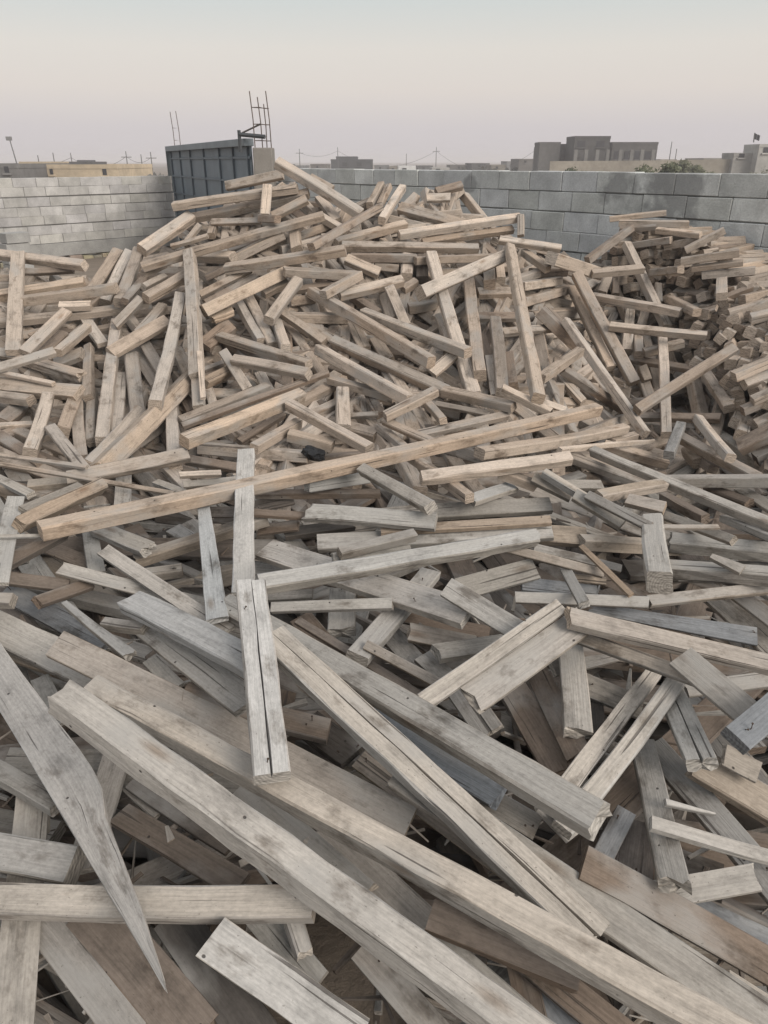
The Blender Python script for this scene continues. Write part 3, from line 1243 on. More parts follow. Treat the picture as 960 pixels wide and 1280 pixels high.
def stamp(x1, y1, x2, y2, q1, q2, w, thick):
    dx, dy = x2 - x1, y2 - y1
    Lp = math.hypot(dx, dy)
    nx, ny = -dy / Lp, dx / Lp
    for s in range(int(Lp / 3) + 2):
        t = s * 3 / Lp
        if t > 1: t = 1
        q = q1 + (q2 - q1) * t
        qf = 1 / (1 / q - thick * .45)
        k = int(w / 3) + 1
        for a in range(k + 1):
            o = (a / k - .5) * w
            i, j = cell(x1 + dx * t + nx * o, y1 + dy * t + ny * o)
            if qf > front[i, j]: front[i, j] = qf


def make_piece(idx, x1, y1, x2, y2, w, kind, tint, flags, label):
    rng = random.Random(idx * 7919 + 5)
    zb = 1 / base_q((x1 + x2) / 2, (y1 + y2) / 2)
    thick = w * zb / F_PX * {'B': .75, 'R': .5, 'P': .27, 'S': .6}[kind]
    q1, q2 = lay(x1, y1, x2, y2, (thick, 0, w))
    stamp(x1, y1, x2, y2, q1, q2, w, thick)
    a, b = unproj(x1, y1, 1 / q1), unproj(x2, y2, 1 / q2)
    ax, Vv, W, mid, tocam = frame_for(a, b, kind, rng, flags.get('roll'))
    ratio = rng.uniform(*RATIO[kind])
    if (y1 + y2) / 2 < 600:
        if kind == 'R': ratio = rng.uniform(.78, 1.0)
        elif kind == 'P': ratio = rng.uniform(.45, .6)
        w = w * 1.02
    view = (mid - CAM).normalized()
    n = view.cross(ax).normalized()
    ext = abs(Vv.dot(n)) + ratio * abs(W.dot(n))
    p0, p1 = proj(mid - n * .05), proj(mid + n * .05)
    dx, dy = x2 - x1, y2 - y1
    Lp = math.hypot(dx, dy)
    perp = abs((p1[0] - p0[0]) * -dy / Lp + (p1[1] - p0[1]) * dx / Lp) / .1
    sw = w / perp / ext
    sh = sw * ratio
    L = (b - a).length
    xs_f, xe_f = 'xs' in flags, 'xe' in flags
    if y1 > 600 and rng.random() < .4: xs_f = xs_f or 'chip'
    if y2 > 600 and rng.random() < .4: xe_f = xe_f or 'chip'
    V, Fc, UV, EN, SD = timber_data(L, sw, sh, rng, w0=flags.get('w0', 1.), w1=flags.get('w1', 1.), xs=xs_f, xe=xe_f, split='split' in flags,
                                prof=BOARD_PROF if 'prof' in flags else None, detail=2 if w > 20 else 1)
    up = (y1 + y2) / 2 < 600
    base = TINT_UP[tint] if up else TINT[tint]
    v = rng.uniform(.95, 1.10) if w > 33 else rng.uniform(.82, 1.16)
    wob = rng.uniform(-.02, .02) if up else rng.uniform(-.03, .035)
    tc = (base[0] * v * (1 + wob), base[1] * v, base[2] * v * (1 - wob))
    name, cat, grp = KIND[kind]
    sides = side_tints(tc, rng, .35 if up else 1.)
    o = link_mesh(name, V, Fc, UV, EN, [sides[k] for k in SD])
    M = Matrix((ax, Vv, W)).transposed().to_4x4()
    M.translation = mid
    o.matrix_world = M
    if w > 26 and kind in 'PR' and rng.random() < .38:
        for _ in range(rng.choice((1, 1, 2))):
            px_, py_ = rng.choice((-1, 1)) * rng.uniform(.30, .47) * L, rng.uniform(-.3, .3) * sw
            nails(o, Vector((px_, py_, sh / 2)), rng)
    o['label'] = label
    o['category'] = cat
    o['group'] = grp
    o['kind'] = 'thing'
    return o


NAIL = None


def nails(o, p, rng):
    """one old bent nail standing out of the board"""
    global NAIL
    if NAIL is None:
        NAIL, nt_, b_ = new_mat('rusty_nail')
        b_.inputs['Base Color'].default_value = (.06, .042, .032, 1)
        b_.inputs['Roughness'].default_value = .7
    bm = bmesh.new()
    ln = rng.uniform(.006, .020)
    az, bend = rng.uniform(0, 6.28), rng.uniform(.1, 1.1)
    d = Vector((math.cos(az), math.sin(az), 0))
    path = [p - Vector((0, 0, .012)), p + Vector((0, 0, ln * .4)), p + Vector((0, 0, ln * (.4 + .6 * math.cos(bend)))) + d * ln * .6 * math.sin(bend)]
    rings = []
    for i, c in enumerate(path):
        rings.append([bm.verts.new(c + Vector((math.cos(a), math.sin(a), 0)) * .0013) for a in (0, 1.57, 3.14, 4.71)])
    for a, b in zip(rings, rings[1:]):
        for k in range(4): bm.faces.new((a[k], a[(k + 1) % 4], b[(k + 1) % 4], b[k]))
    hd = [bm.verts.new(path[-1] + Vector((math.cos(k * 1.047), math.sin(k * 1.047), 0)) * .0030) for k in range(6)]
    hd2 = [bm.verts.new(v.co + Vector((0, 0, .0018))) for v in hd]
    bm.faces.new(hd[::-1]); bm.faces.new(hd2)
    for k in range(6): bm.faces.new((hd[k], hd[(k + 1) % 6], hd2[(k + 1) % 6], hd2[k]))
    me = bpy.data.meshes.new('nail'); bm.to_mesh(me); bm.free()
    me.materials.append(NAIL)
    c = bpy.data.objects.new('nail', me); COL.objects.link(c)
    c.parent = o


rows = []
for line in DATA.strip().splitlines():
    f = line.split()
    fl = {}
    if len(f) > 9:
        for t in f[9].split(','):
            k, _, v = t.partition('=')
            fl[k] = v if k == 'prof' else (float(v) if v else 1)
    rows.append((int(f[0]), *map(float, f[1:6]), f[6], f[7], float(f[8]), fl))
LABELS = {}
for line in LABEL_DATA.strip().splitlines():
    k, _, v = line.partition(' ')
    LABELS[int(k)] = v
rows.sort(key=lambda r: (r[8], r[0]))
for (i, x1, y1, x2, y2, w, kind, tint, layer, fl) in rows:
    make_piece(i, x1, y1, x2, y2, w, kind, tint, fl, LABELS.get(i, ''))

# ------------------------------------------------------------------ the countless pieces underneath, filling the heap
V_, F_, U_, E_, T_ = [], [], [], [], []


def add_fill(a, b, w, h, tint, rng, up=True, taper=1., detail=0):
    ax = (b - a).normalized()
    ref = Vector((rng.gauss(0, .35), rng.gauss(0, .35), 1))
    W = (ref - ax * ref.dot(ax)).normalized()
    Vv = W.cross(ax)
    V, Fc, UV, EN, SD = timber_data((b - a).length, w, h, rng, w1=taper, detail=detail)
    n0 = len(V_)
    mid = (a + b) / 2
    for (x, y, z) in V: V_.append(tuple(mid + ax * x + Vv * y + W * z))
    for f in Fc: F_.append(tuple(n0 + k for k in f))
    U_.extend(UV); E_.extend(EN)
    v = rng.uniform(.74, 1.05)
    t = (TINT_UP if up else TINT)[tint]
    sides = side_tints((t[0] * v, t[1] * v, t[2] * v), rng, .35 if up else 1.)
    T_.extend(sides[k] for k in SD)


def outline_top(x):
    """upper edge of the heap in the picture"""
    pts = [(-700, 330), (0, 325), (100, 345), (150, 330), (200, 315), (230, 275), (300, 245), (350, 215), (420, 250), (500, 246),
           (540, 228), (576, 228), (592, 262), (650, 290), (700, 312), (745, 320), (780, 285), (830, 280), (870, 300), (905, 310), (940, 350), (1200, 380), (1700, 420)]
    for (xa, ya), (xb, yb) in zip(pts, pts[1:]):
        if xa <= x <= xb: return ya + (yb - ya) * (x - xa) / (xb - xa)
    return 330


rf = random.Random(99)
# the right-hand stack leans on the block wall
WALL_P, WALL_N = Vector((4.75, 6.05, 0)), Vector((.756, .655, 0))


def stack_edge(py):
    pts = [(250, 722), (300, 738), (340, 755), (400, 805), (440, 850), (480, 892), (560, 928), (600, 950), (620, 1400)]
    for (ya, xa), (yb, xb) in zip(pts, pts[1:]):
        if ya <= py <= yb: return xa + (xb - xa) * (py - ya) / (yb - ya)
    return 9999


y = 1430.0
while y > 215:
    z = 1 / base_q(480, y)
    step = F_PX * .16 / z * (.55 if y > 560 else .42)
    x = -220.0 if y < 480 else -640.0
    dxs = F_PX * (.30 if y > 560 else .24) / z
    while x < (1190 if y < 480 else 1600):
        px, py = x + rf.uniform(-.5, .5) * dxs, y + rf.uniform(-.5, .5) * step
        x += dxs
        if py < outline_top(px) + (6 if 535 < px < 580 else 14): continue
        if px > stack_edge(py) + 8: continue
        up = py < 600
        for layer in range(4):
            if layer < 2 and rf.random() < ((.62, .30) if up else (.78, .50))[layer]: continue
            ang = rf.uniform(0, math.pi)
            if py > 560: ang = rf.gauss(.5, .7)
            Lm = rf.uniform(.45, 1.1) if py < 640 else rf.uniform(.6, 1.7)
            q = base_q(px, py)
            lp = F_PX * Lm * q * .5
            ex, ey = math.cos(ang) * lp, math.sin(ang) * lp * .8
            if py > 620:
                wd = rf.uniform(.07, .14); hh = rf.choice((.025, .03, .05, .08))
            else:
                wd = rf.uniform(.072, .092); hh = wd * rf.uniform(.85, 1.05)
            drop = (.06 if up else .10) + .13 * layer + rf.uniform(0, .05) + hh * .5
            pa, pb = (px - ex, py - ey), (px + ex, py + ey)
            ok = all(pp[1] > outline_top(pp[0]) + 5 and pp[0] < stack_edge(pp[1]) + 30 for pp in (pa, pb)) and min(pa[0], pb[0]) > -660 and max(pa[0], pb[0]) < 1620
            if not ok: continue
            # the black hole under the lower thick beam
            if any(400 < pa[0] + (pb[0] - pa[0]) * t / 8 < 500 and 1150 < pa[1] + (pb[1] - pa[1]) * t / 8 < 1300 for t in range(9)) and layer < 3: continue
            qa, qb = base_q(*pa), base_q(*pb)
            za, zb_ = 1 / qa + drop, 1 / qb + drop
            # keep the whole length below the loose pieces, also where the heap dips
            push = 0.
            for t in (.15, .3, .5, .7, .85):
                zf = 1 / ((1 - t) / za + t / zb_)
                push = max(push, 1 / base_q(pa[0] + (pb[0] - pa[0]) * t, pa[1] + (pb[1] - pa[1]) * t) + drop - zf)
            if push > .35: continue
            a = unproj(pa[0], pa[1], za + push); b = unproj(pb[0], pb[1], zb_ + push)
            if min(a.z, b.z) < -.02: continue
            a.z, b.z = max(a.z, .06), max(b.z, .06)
            add_fill(a, b, wd, hh, rf.choice('ttllgtbt') if up else rf.choice('tgbbdgbb'), rf, up)  # foreground: brown and dark boards favoured, partly painting shade into the gaps
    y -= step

# the stack at the wall: beams laid side by side, cut ends towards the yard
y = 262.0
while y < 640:
    z0 = 1 / base_q(860, y)
    x = 715.0
    stp = F_PX * .094 / z0
    while x < 1150:
        px, py = x + rf.uniform(-.3, .3) * stp, y + rf.uniform(-.3, .3) * stp
        x += stp
        if py < outline_top(px) + 3 or px < stack_edge(py): continue
        c = unproj(px, py, 1 / base_q(px, py) + rf.uniform(-.04, .20))
        if c.z < .06: continue
        tt = min(1, max(0, (py - 330) / 90.))
        dr = Vector((.84 - .28 * tt + rf.gauss(0, .06), .50 + .32 * tt + rf.gauss(0, .09), rf.gauss(-.02, .05))).normalized()
        if py > outline_top(px) + 25 and rf.random() < .06: dr = Vector((rf.gauss(.6, .5), rf.gauss(.1, .6), rf.gauss(-.05, .10))).normalized()
        L = rf.uniform(.5, 1.0)
        den = dr.dot(WALL_N)
        if den > .05: L = min(L, (WALL_P - c).dot(WALL_N) / den - .16)
        if L < .12: continue
        b = c + dr * L
        if b.z < .06: b.z = .06
        wd = rf.uniform(.076, .092)
        add_fill(c, b, wd, wd * rf.uniform(.85, 1.0), rf.choice('ttltgtb'), rf, True)
    y += stp * .86

# splinters and chips caught between the big boards
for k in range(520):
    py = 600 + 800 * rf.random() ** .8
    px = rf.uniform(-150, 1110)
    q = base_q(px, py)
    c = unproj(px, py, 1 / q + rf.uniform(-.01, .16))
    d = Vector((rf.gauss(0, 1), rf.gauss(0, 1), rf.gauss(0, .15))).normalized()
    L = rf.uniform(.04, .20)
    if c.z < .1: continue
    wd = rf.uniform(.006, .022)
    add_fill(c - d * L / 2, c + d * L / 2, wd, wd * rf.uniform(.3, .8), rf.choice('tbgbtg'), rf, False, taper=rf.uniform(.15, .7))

# the far side of the heap, sloping down to the yard
for k in range(240):
    px = rf.uniform(-60, 760)
    py = outline_top(px) + 16
    c = unproj(px, py, 1 / base_q(px, py) + .15)
    s = rf.random() ** .8
    run = c.z / .75
    m = Vector((c.x + rf.uniform(-.2, .2), c.y + .1 + s * run, c.z * (1 - s) - .04))
    if m.z < .05: m.z = .05
    d = Vector((rf.gauss(0, 1), rf.gauss(0, .7), 0)).normalized()
    d.z = -d.y * .6
    L = rf.uniform(.5, 1.1)
    a, b = m - d * L / 2, m + d * L / 2
    lo = min(a.z, b.z)
    if lo < .04: a.z += .04 - lo; b.z += .04 - lo
    if max(proj(a)[1], proj(b)[1]) < 0: continue
    if proj(a)[1] < outline_top(proj(a)[0]) + 6 or proj(b)[1] < outline_top(proj(b)[0]) + 6: continue
    add_fill(a, b, .08, .075, rf.choice('ttlgb'), rf)

fill = link_mesh('timber_offcuts', V_, F_, U_, E_, T_)
fill['label'] = 'jumble of smaller timber offcuts packed in the gaps beneath the loose beams'
fill['category'] = 'timber heap'
fill['kind'] = 'stuff'

# ------------------------------------------------------------------ the yard and what lies beyond
from mathutils import noise as mnoise


class MB:
    """collects boxes / tubes into one mesh with a colour per box"""
    def __init__(s): s.V, s.F, s.C, s.M = [], [], [], []
    def box(s, o, ax, ay, az, col=(1, 1, 1), jit=0., mi=0, rng=R):
        """o = one corner; ax, ay, az edge vectors"""
        n = len(s.V)
        for k in range(8):
            p = o + (ax if k & 1 else Vector()) + (ay if k & 2 else Vector()) + (az if k & 4 else Vector())
            if jit: p = p + Vector((rng.uniform(-jit, jit), rng.uniform(-jit, jit), rng.uniform(-jit, jit)))
            s.V.append(tuple(p))
        fs = [(0, 2, 3, 1), (4, 5, 7, 6), (0, 1, 5, 4), (2, 6, 7, 3), (0, 4, 6, 2), (1, 3, 7, 5)]
        if ax.cross(ay).dot(az) < 0: fs = [f[::-1] for f in fs]
        for f in fs:
            s.F.append(tuple(n + k for k in f)); s.C.append(col); s.M.append(mi)
    def cbox(s, c, sx, sy, sz, col=(1, 1, 1), rz=0., **k):
        ca, sa = math.cos(rz), math.sin(rz)
        ax, ay, az = Vector((ca, sa, 0)) * sx, Vector((-sa, ca, 0)) * sy, Vector((0, 0, sz))
        s.box(Vector(c) - ax / 2 - ay / 2, ax, ay, az, col, **k)
    def tube(s, pts, r, col=(1, 1, 1), n=6, mi=0):
        pts = [Vector(p) for p in pts]
        b0 = len(s.V)
        for i, p in enumerate(pts):
            d = (pts[min(i + 1, len(pts) - 1)] - pts[max(i - 1, 0)]).normalized()
            u = d.cross(Vector((.31, .95, .05)) if abs(d.z) > .8 else Vector((0, 0, 1))).normalized()
            v = d.cross(u)
            rr = r[i] if isinstance(r, (list, tuple)) else r
            for k in range(n):
                a = 2 * math.pi * k / n
                s.V.append(tuple(p + u * math.cos(a) * rr + v * math.sin(a) * rr))
        for i in range(len(pts) - 1):
            for k in range(n):
                k2 = (k + 1) % n
                s.F.append((b0 + i * n + k, b0 + i * n + k2, b0 + (i + 1) * n + k2, b0 + (i + 1) * n + k)); s.C.append(col); s.M.append(mi)
        s.F.append(tuple(b0 + k for k in range(n))[::-1]); s.C.append(col); s.M.append(mi)
        s.F.append(tuple(b0 + (len(pts) - 1) * n + k for k in range(n))); s.C.append(col); s.M.append(mi)
    def build(s, name, mats, parent=None, bevel=0.):
        me = bpy.data.meshes.new(name)
        me.from_pydata(s.V, [], s.F)
        ca = me.color_attributes.new('tint', 'FLOAT_COLOR', 'CORNER')
        cols = []
        for f, c in zip(s.F, s.C):
            for _ in f: cols.extend((*c, 1))
        ca.data.foreach_set('color', cols)
        for m in (mats if isinstance(mats, (list, tuple)) else [mats]): me.materials.append(m)
        me.polygons.foreach_set('material_index', s.M)
        o = bpy.data.objects.new(name, me)
        COL.objects.link(o)
        if parent:
            o.parent = parent
        if bevel:
            md = o.modifiers.new('bevel', 'BEVEL'); md.width = bevel; md.segments = 1; md.limit_method = 'ANGLE'
        return o


def tag(o, label=None, cat=None, group=None, kind=None):
    if label: o['label'] = label
    if cat: o['category'] = cat
    if group: o['group'] = group
    o['kind'] = kind or 'thing'
    return o


def empty(name, loc=(0, 0, 0)):
    o = bpy.data.objects.new(name, None)
    o.location = loc
    COL.objects.link(o)
    return o


def rough_mat(name, scale=6., amp=(.72, 1.15), base=None, bump=.25, bdist=.01, fine=60., rough=.9, metallic=0.):
    """tint attribute (or a fixed colour) broken up by two noises"""
    m, nt, b = new_mat(name)
    N = NT(nt)
    co = N.n('ShaderNodeTexCoord').outputs['Object']
    a = N.noise(co, scale, 6, .6)
    f = N.noise(co, fine, 3, .6)
    src = base if base else N.n('ShaderNodeAttribute', attribute_name='tint').outputs['Color']
    c = N.mix('MULTIPLY', 1., src, N.ramp(a, [(0.3, amp[0]), (0.7, amp[1])]))
    c = N.mix('MULTIPLY', .8, c, N.ramp(f, [(0.3, .82), (0.7, 1.1)]))
    N.l(c, b.inputs['Base Color'])
    bp = N.n('ShaderNodeBump'); bp.inputs['Strength'].default_value = bump; bp.inputs['Distance'].default_value = bdist
    N.l(f, bp.inputs['Height']); N.l(bp.outputs['Normal'], b.inputs['Normal'])
    b.inputs['Roughness'].default_value = rough
    b.inputs['Metallic'].default_value = metallic
    return m


BLOCK = rough_mat('concrete_block', 3.5, (.74, 1.14), bump=.5)
RENDER = rough_mat('cement_render', 1.4, (.74, 1.14), bump=.3)
STEEL = rough_mat('painted_steel', 2.2, (.80, 1.12), rough=.5, bump=.1, bdist=.003)
RUST = rough_mat('rusty_rebar', 8., rough=.7)
FARM = rough_mat('far_masonry', .35, (.72, 1.15), fine=3., bump=.1)
LEAF = rough_mat('dusty_leaf', 2., (.7, 1.2), fine=9., rough=.7)

# --- ground
m, nt, b = new_mat('dry_dirt')
N = NT(nt)
co = N.n('ShaderNodeTexCoord').outputs['Object']
c = N.mix('MIX', N.ramp(N.noise(co, .05, 6, .6), [(0.35, 0.0), (0.65, 1.0)]), (.255, .205, .160), (.185, .160, .130))
c = N.mix('MULTIPLY', .8, c, N.ramp(N.noise(co, 2.2, 8, .65), [(0.3, .68), (0.7, 1.15)]))
N.l(c, b.inputs['Base Color'])
bp = N.n('ShaderNodeBump'); bp.inputs['Strength'].default_value = .6; bp.inputs['Distance'].default_value = .04
N.l(N.noise(co, 9., 8, .65), bp.inputs['Height']); N.l(bp.outputs['Normal'], b.inputs['Normal'])
DIRT = m
bm = bmesh.new()
nx_, ny_ = 60, 60
def gr(k, n, lo, hi, p):      # denser near the camera
    t = k / n * 2 - 1
    return (abs(t) ** p) * (hi if t > 0 else lo)
xs_ = [gr(k, nx_, -1500, 1500, 3.2) for k in range(nx_ + 1)]
ys_ = [-60 + (k / ny_) ** 3.2 * 1600 for k in range(ny_ + 1)]
grid = []
rg = random.Random(3)
for yy in ys_:
    grid.append([bm.verts.new((xx, yy, rg.uniform(-.03, .03) if abs(xx) < 40 and yy < 60 else rg.uniform(-.1, .1))) for xx in xs_])
for j in range(ny_):
    for i in range(nx_):
        bm.faces.new((grid[j][i], grid[j][i + 1], grid[j + 1][i + 1], grid[j + 1][i]))
me = bpy.data.meshes.new('ground'); bm.to_mesh(me); bm.free()
me.materials.append(DIRT)
o = bpy.data.objects.new('ground', me); COL.objects.link(o)
tag(o, kind='structure')


# --- block walls
def block_wall(name, p0, p1, z0, courses, ch, bl, th, rng, tone, band=0., mat=BLOCK, drift=0.):
    """courses of hollow blocks from p0 to p1 (ground points), built block by block"""
    mb = MB()
    d = Vector((p1.x - p0.x, p1.y - p0.y, 0)); L = d.length; d.normalize()
    nrm = Vector((-d.y, d.x, 0))
    # mortar core
    for c_ in range(courses):
        z = z0 + c_ * ch
        off = -(rng.uniform(.2, .8) * bl)
        s = off
        wob = rng.uniform(-.008, .008)
        while s < L:
            ln = bl * rng.choice((1, 1, 1, 1, .93, 1.06))
            a, b_ = max(0, s), min(L, s + ln)
            if b_ - a > .04:
                g, gl = .004, .0022
                v = rng.uniform(.84, 1.1)
                t = (tone[0] * v, tone[1] * v, tone[2] * v * rng.uniform(.97, 1.03))
                rec = rng.uniform(-.008, .008)
                o_ = Vector((p0.x, p0.y, 0)) + d * (a + gl) - nrm * (th / 2 + rec) + Vector((0, 0, z + g + wob + drift * (a / L)))
                mb.box(o_, d * (b_ - a - 2 * gl), nrm * (th + 2 * rec), Vector((0, 0, ch - 2 * g - rng.uniform(0, .006))), t, jit=.003, rng=rng)
            s += ln
    mk = (tone[0] * .50, tone[1] * .50, tone[2] * .50)
    o_ = Vector((p0.x, p0.y, z0 - .25)) + d * .03 - nrm * (th / 2 - .022)
    mb.box(o_, d * (L - .06), nrm * (th - .044), Vector((0, 0, courses * ch + .25 - .02 )), mk)
    return mb, d, nrm


rw = random.Random(21)
def rw_pt(px):   # plan line of the right-hand wall
    return None
PR0 = Vector((4.75, 6.05, 0)); PR1 = Vector((-1.72, 13.52, 0))
mb, dW, nW = block_wall('wall', PR1, PR0, 0.0, 9, .2117, .46, .19, rw, (.60, .612, .598), drift=0.0)
wall_r = mb.build('block_wall', BLOCK, None, .006)
tag(wall_r, 'long grey block wall on the right with dark cement smears near its top', 'wall')
# dark damp cement smeared over two joints: two ragged stains in the wall's own material
nf = -nW if nW.dot(CAM - PR0) < 0 else nW
pW = PR0 + nf * .095
WALLM = BLOCK.copy(); WALLM.name = 'stained_concrete_block'
nt = WALLM.node_tree; N = NT(nt)
bs = nt.nodes['Principled BSDF']
src = bs.inputs['Base Color'].links[0].from_socket
co = N.n('ShaderNodeTexCoord').outputs['Object']
nz = N.n('ShaderNodeTexNoise'); nz.inputs['Scale'].default_value = 5; nz.inputs['Detail'].default_value = 6; N.l(co, nz.inputs['Vector'])
cur = src
for k, (cx, cy, rx, rz_) in enumerate(((776, 231, .17, .26), (848, 236, .24, .36), (590, 232, .12, .12))):
    ray = unproj(cx, cy, 1) - CAM
    c0 = CAM + ray * ((pW - CAM).dot(nf) / ray.dot(nf))
    sb = N.n('ShaderNodeVectorMath', operation='SUBTRACT'); N.l(co, sb.inputs[0]); sb.inputs[1].default_value = c0
    ml = N.n('ShaderNodeVectorMath', operation='MULTIPLY'); N.l(sb.outputs[0], ml.inputs[0]); ml.inputs[1].default_value = (.75 / rx, .75 / rx, 1 / rz_)
    ln = N.n('ShaderNodeVectorMath', operation='LENGTH'); N.l(ml.outputs[0], ln.inputs[0])
    dd = N.math('ADD', ln.outputs['Value'], N.math('MULTIPLY', N.math('SUBTRACT', nz.outputs['Fac'], .5), 2.6))
    mk_ = N.ramp(dd, [(.62, .62), (1.05, 0.0)])
    cur = N.mix('MIX', mk_, cur, (.19, .19, .19))
N.l(cur, bs.inputs['Base Color'])
wall_r.data.materials[0] = WALLM

LW0 = at(-330, 205, 13.4); LW1 = at(217, 202, 19.9)
LW0.z = LW1.z = 0
mb, dL, nL = block_wall('wall', LW0, LW1, .36, 7, .19, .50, .19, random.Random(5), (.50, .488, .468))
# plinth of plain concrete and a footing of rough tan stone
fa = -1 if nL.dot(CAM - LW0) < 0 else 1
mb.box(LW0 + Vector((0, 0, .09)) - nL * .12, dL * (LW1 - LW0).length, nL * .24, Vector((0, 0, .27)), (.34, .335, .32))
rs = random.Random(8)
s = 0.
Lw = (LW1 - LW0).length
while s < Lw - .3:
    ln = rs.uniform(.12, .34)
    mb.box(LW0 + dL * s - nL * .17 + Vector((0, 0, -.1)), dL * (ln - .02), nL * .34, Vector((0, 0, rs.uniform(.13, .187))), (.40 * rs.uniform(.8, 1.1), .33 * rs.uniform(.8, 1.1), .24), jit=.012, rng=rs)
    s += ln
wall_l = mb.build('block_wall', BLOCK, None, .006)
tag(wall_l, 'low pale block wall on the left ending at the steel gate', 'wall')
# stub of lighter blocks leaning out at the foot of the left wall
mb = MB()
pb = at(21, 318, 15.0)
for k in range(4):
    mb.cbox((pb.x + rs.uniform(-.03, .03), pb.y, .02 + k * .19), .46, .30, .18, (.39, .385, .37), math.atan2(dL.y, dL.x))
o = mb.build('buttress', BLOCK, wall_l, .006)

# --- gate: two pillars with rebar starters and the steel leaf between them
g0, g1 = at(213, 183, 19.6), at(312.5, 173, 13.25)
gate = empty('steel_gate', ((g0.x + g1.x) / 2, (g0.y + g1.y) / 2, 0))
tag(gate, 'blue-grey steel gate of ribbed panels standing between two concrete pillars', 'gate')
def child(o, par):
    o.parent = par
    o.matrix_parent_inverse = Matrix.Translation(par.location).inverted()
    return o
gd = Vector((g1.x - g0.x, g1.y - g0.y, 0)); GL = gd.length; gd.normalize()
gn = Vector((gd.y, -gd.x, 0))
if gn.dot(CAM - g0) < 0: gn = -gn
def gtop(s): return g0.z + (g1.z - g0.z) * s / GL
BL_ = (.150, .185, .215)
mb = MB()
mb.box(Vector((g0.x, g0.y, .12)), gd * GL, gn * -.02, Vector((0, 0, min(g0.z, g1.z) - .16)), BL_)
child(mb.build('panel', STEEL), gate)
mb = MB()
dk = (.115, .145, .170)
for s in (0.0, .155, .32, .51, .70, .845, .985):
    ss = s * (GL - .08)
    mb.box(Vector((g0.x, g0.y, .12)) + gd * ss, gd * .055, gn * .035, Vector((0, 0, gtop(ss) - .20)), dk)
for zz in (.16, .55, .92, 1.29, 1.66, 2.03):
    mb.box(Vector((g0.x, g0.y, zz)) + gd * .01, gd * (GL - .02), gn * .028, Vector((0, 0, .04)), dk)
child(mb.build('rib', STEEL, None, .004), gate)
mb = MB()
mb.box(Vector((g0.x, g0.y, g0.z - .11)) - gd * .12 - gn * .05, gd * (GL + .14) + Vector((0, 0, g1.z - g0.z)), gn * .16, Vector((0, 0, .11)), (.21, .24, .26))
child(mb.build('top_rail', STEEL, None, .005), gate)

CONC = (.27, .25, .225)
def pillar(px0, px1, ytop, d, depth, label, bars, bar_top, tone, ties, rz=0.):
    a, b_ = at(px0, ytop, d), at(px1, ytop, d)
    w = (b_ - a).length
    c = (a + b_) / 2
    root = empty('gate_pillar', (c.x, c.y + depth / 2, 0))
    tag(root, label, 'pillar')
    mb = MB()
    mb.cbox((c.x, c.y + depth / 2, 0), w, depth, c.z, tone, rz)
    child(mb.build('shaft', RENDER, None, .012), root)
    rp = []
    for k, (fx, fy, ht) in enumerate(bars):
        x, y_ = c.x + fx * w, c.y + depth * fy
        mb = MB()
        lean = R.uniform(-.02, .02)
        mb.tube([(x, y_, c.z - .05), (x + lean * .5, y_, c.z + ht * .5), (x + lean - .03 * ht, y_, c.z + ht)], .0085, (.12, .09, .075), 5)
        child(mb.build('rebar', RUST), root)
        rp.append((x, y_, lean, ht))
    for h_ in ties:
        mb = MB()
        q = [(x - .03 * h_ * .5, y_, c.z + h_) for x, y_, l_, ht in rp]
        q.append(q[0])
        mb.tube(q, .006, (.12, .09, .075), 4)
        child(mb.build('tie', RUST), root)
    return root, c, w
pr, cR, wR = pillar(315.5, 339.5, 184.5, 13.0, .34, 'brown concrete pillar right of the gate with four tall rebar rods', 
       [(-.38, .12, .78), (.02, .10, .70), (.12, .88, .62), (.36, .86, .80)], 118, CONC, (.10, .33, .56))
pl, cL, wL = pillar(206.5, 213, 188, 19.7, .35, 'dark left pillar at the far end of the steel gate with two rebar rods',
       [(1.2, .3, .82), (2.2, .5, .84)], 142, (.115, .135, .145), (.22, .48))
# the hinge bracket on top of the right pillar
mb = MB()
h0, h1 = at(299, 168, 13.15), at(331, 171, 13.0)
mb.tube([h0, h1], .035, (.07, .075, .08), 6)
mb.tube([h0 + Vector((.0, 0, -.25)), h0 + Vector((0, 0, .06))], .03, (.07, .075, .08), 6)
mb.tube([h0 + Vector((.05, 0, .02)), at(326, 155, 13.0)], .014, (.10, .085, .075), 5)
child(mb.build('hinge_bracket', STEEL), gate)

# --- black scrap between the beams
bm = bmesh.new()
bmesh.ops.create_icosphere(bm, subdivisions=3, radius=1)
rs = random.Random(77)
for v in bm.verts:
    n_ = mnoise.noise(v.co * 1.7) * .45 + mnoise.noise(v.co * 4.1) * .16
    v.co = Vector((v.co.x * .075 * (1 + n_), v.co.y * .05 * (1 + n_), v.co.z * .035 * (1 + n_)))
me = bpy.data.meshes.new('plastic_scrap'); bm.to_mesh(me); bm.free()
mk, nt, b = new_mat('black_plastic')
b.inputs['Base Color'].default_value = (.018, .019, .021, 1); b.inputs['Roughness'].default_value = .45
me.materials.append(mk)
o = bpy.data.objects.new('plastic_scrap', me); COL.objects.link(o)
qf = max(front[cell(395, 568)], base_q(395, 568))
o.location = unproj(394, 567, 1 / qf - .05); o.rotation_euler = (.3, .4, .5)
tag(o, 'crumpled black plastic scrap wedged behind the longest tan beam', 'scrap')


# ------------------------------------------------------------------ beyond the walls
def span(x0, x1, ytop, d):
    a, b_ = at(x0, ytop, d), at(x1, ytop, d)
    return a, b_


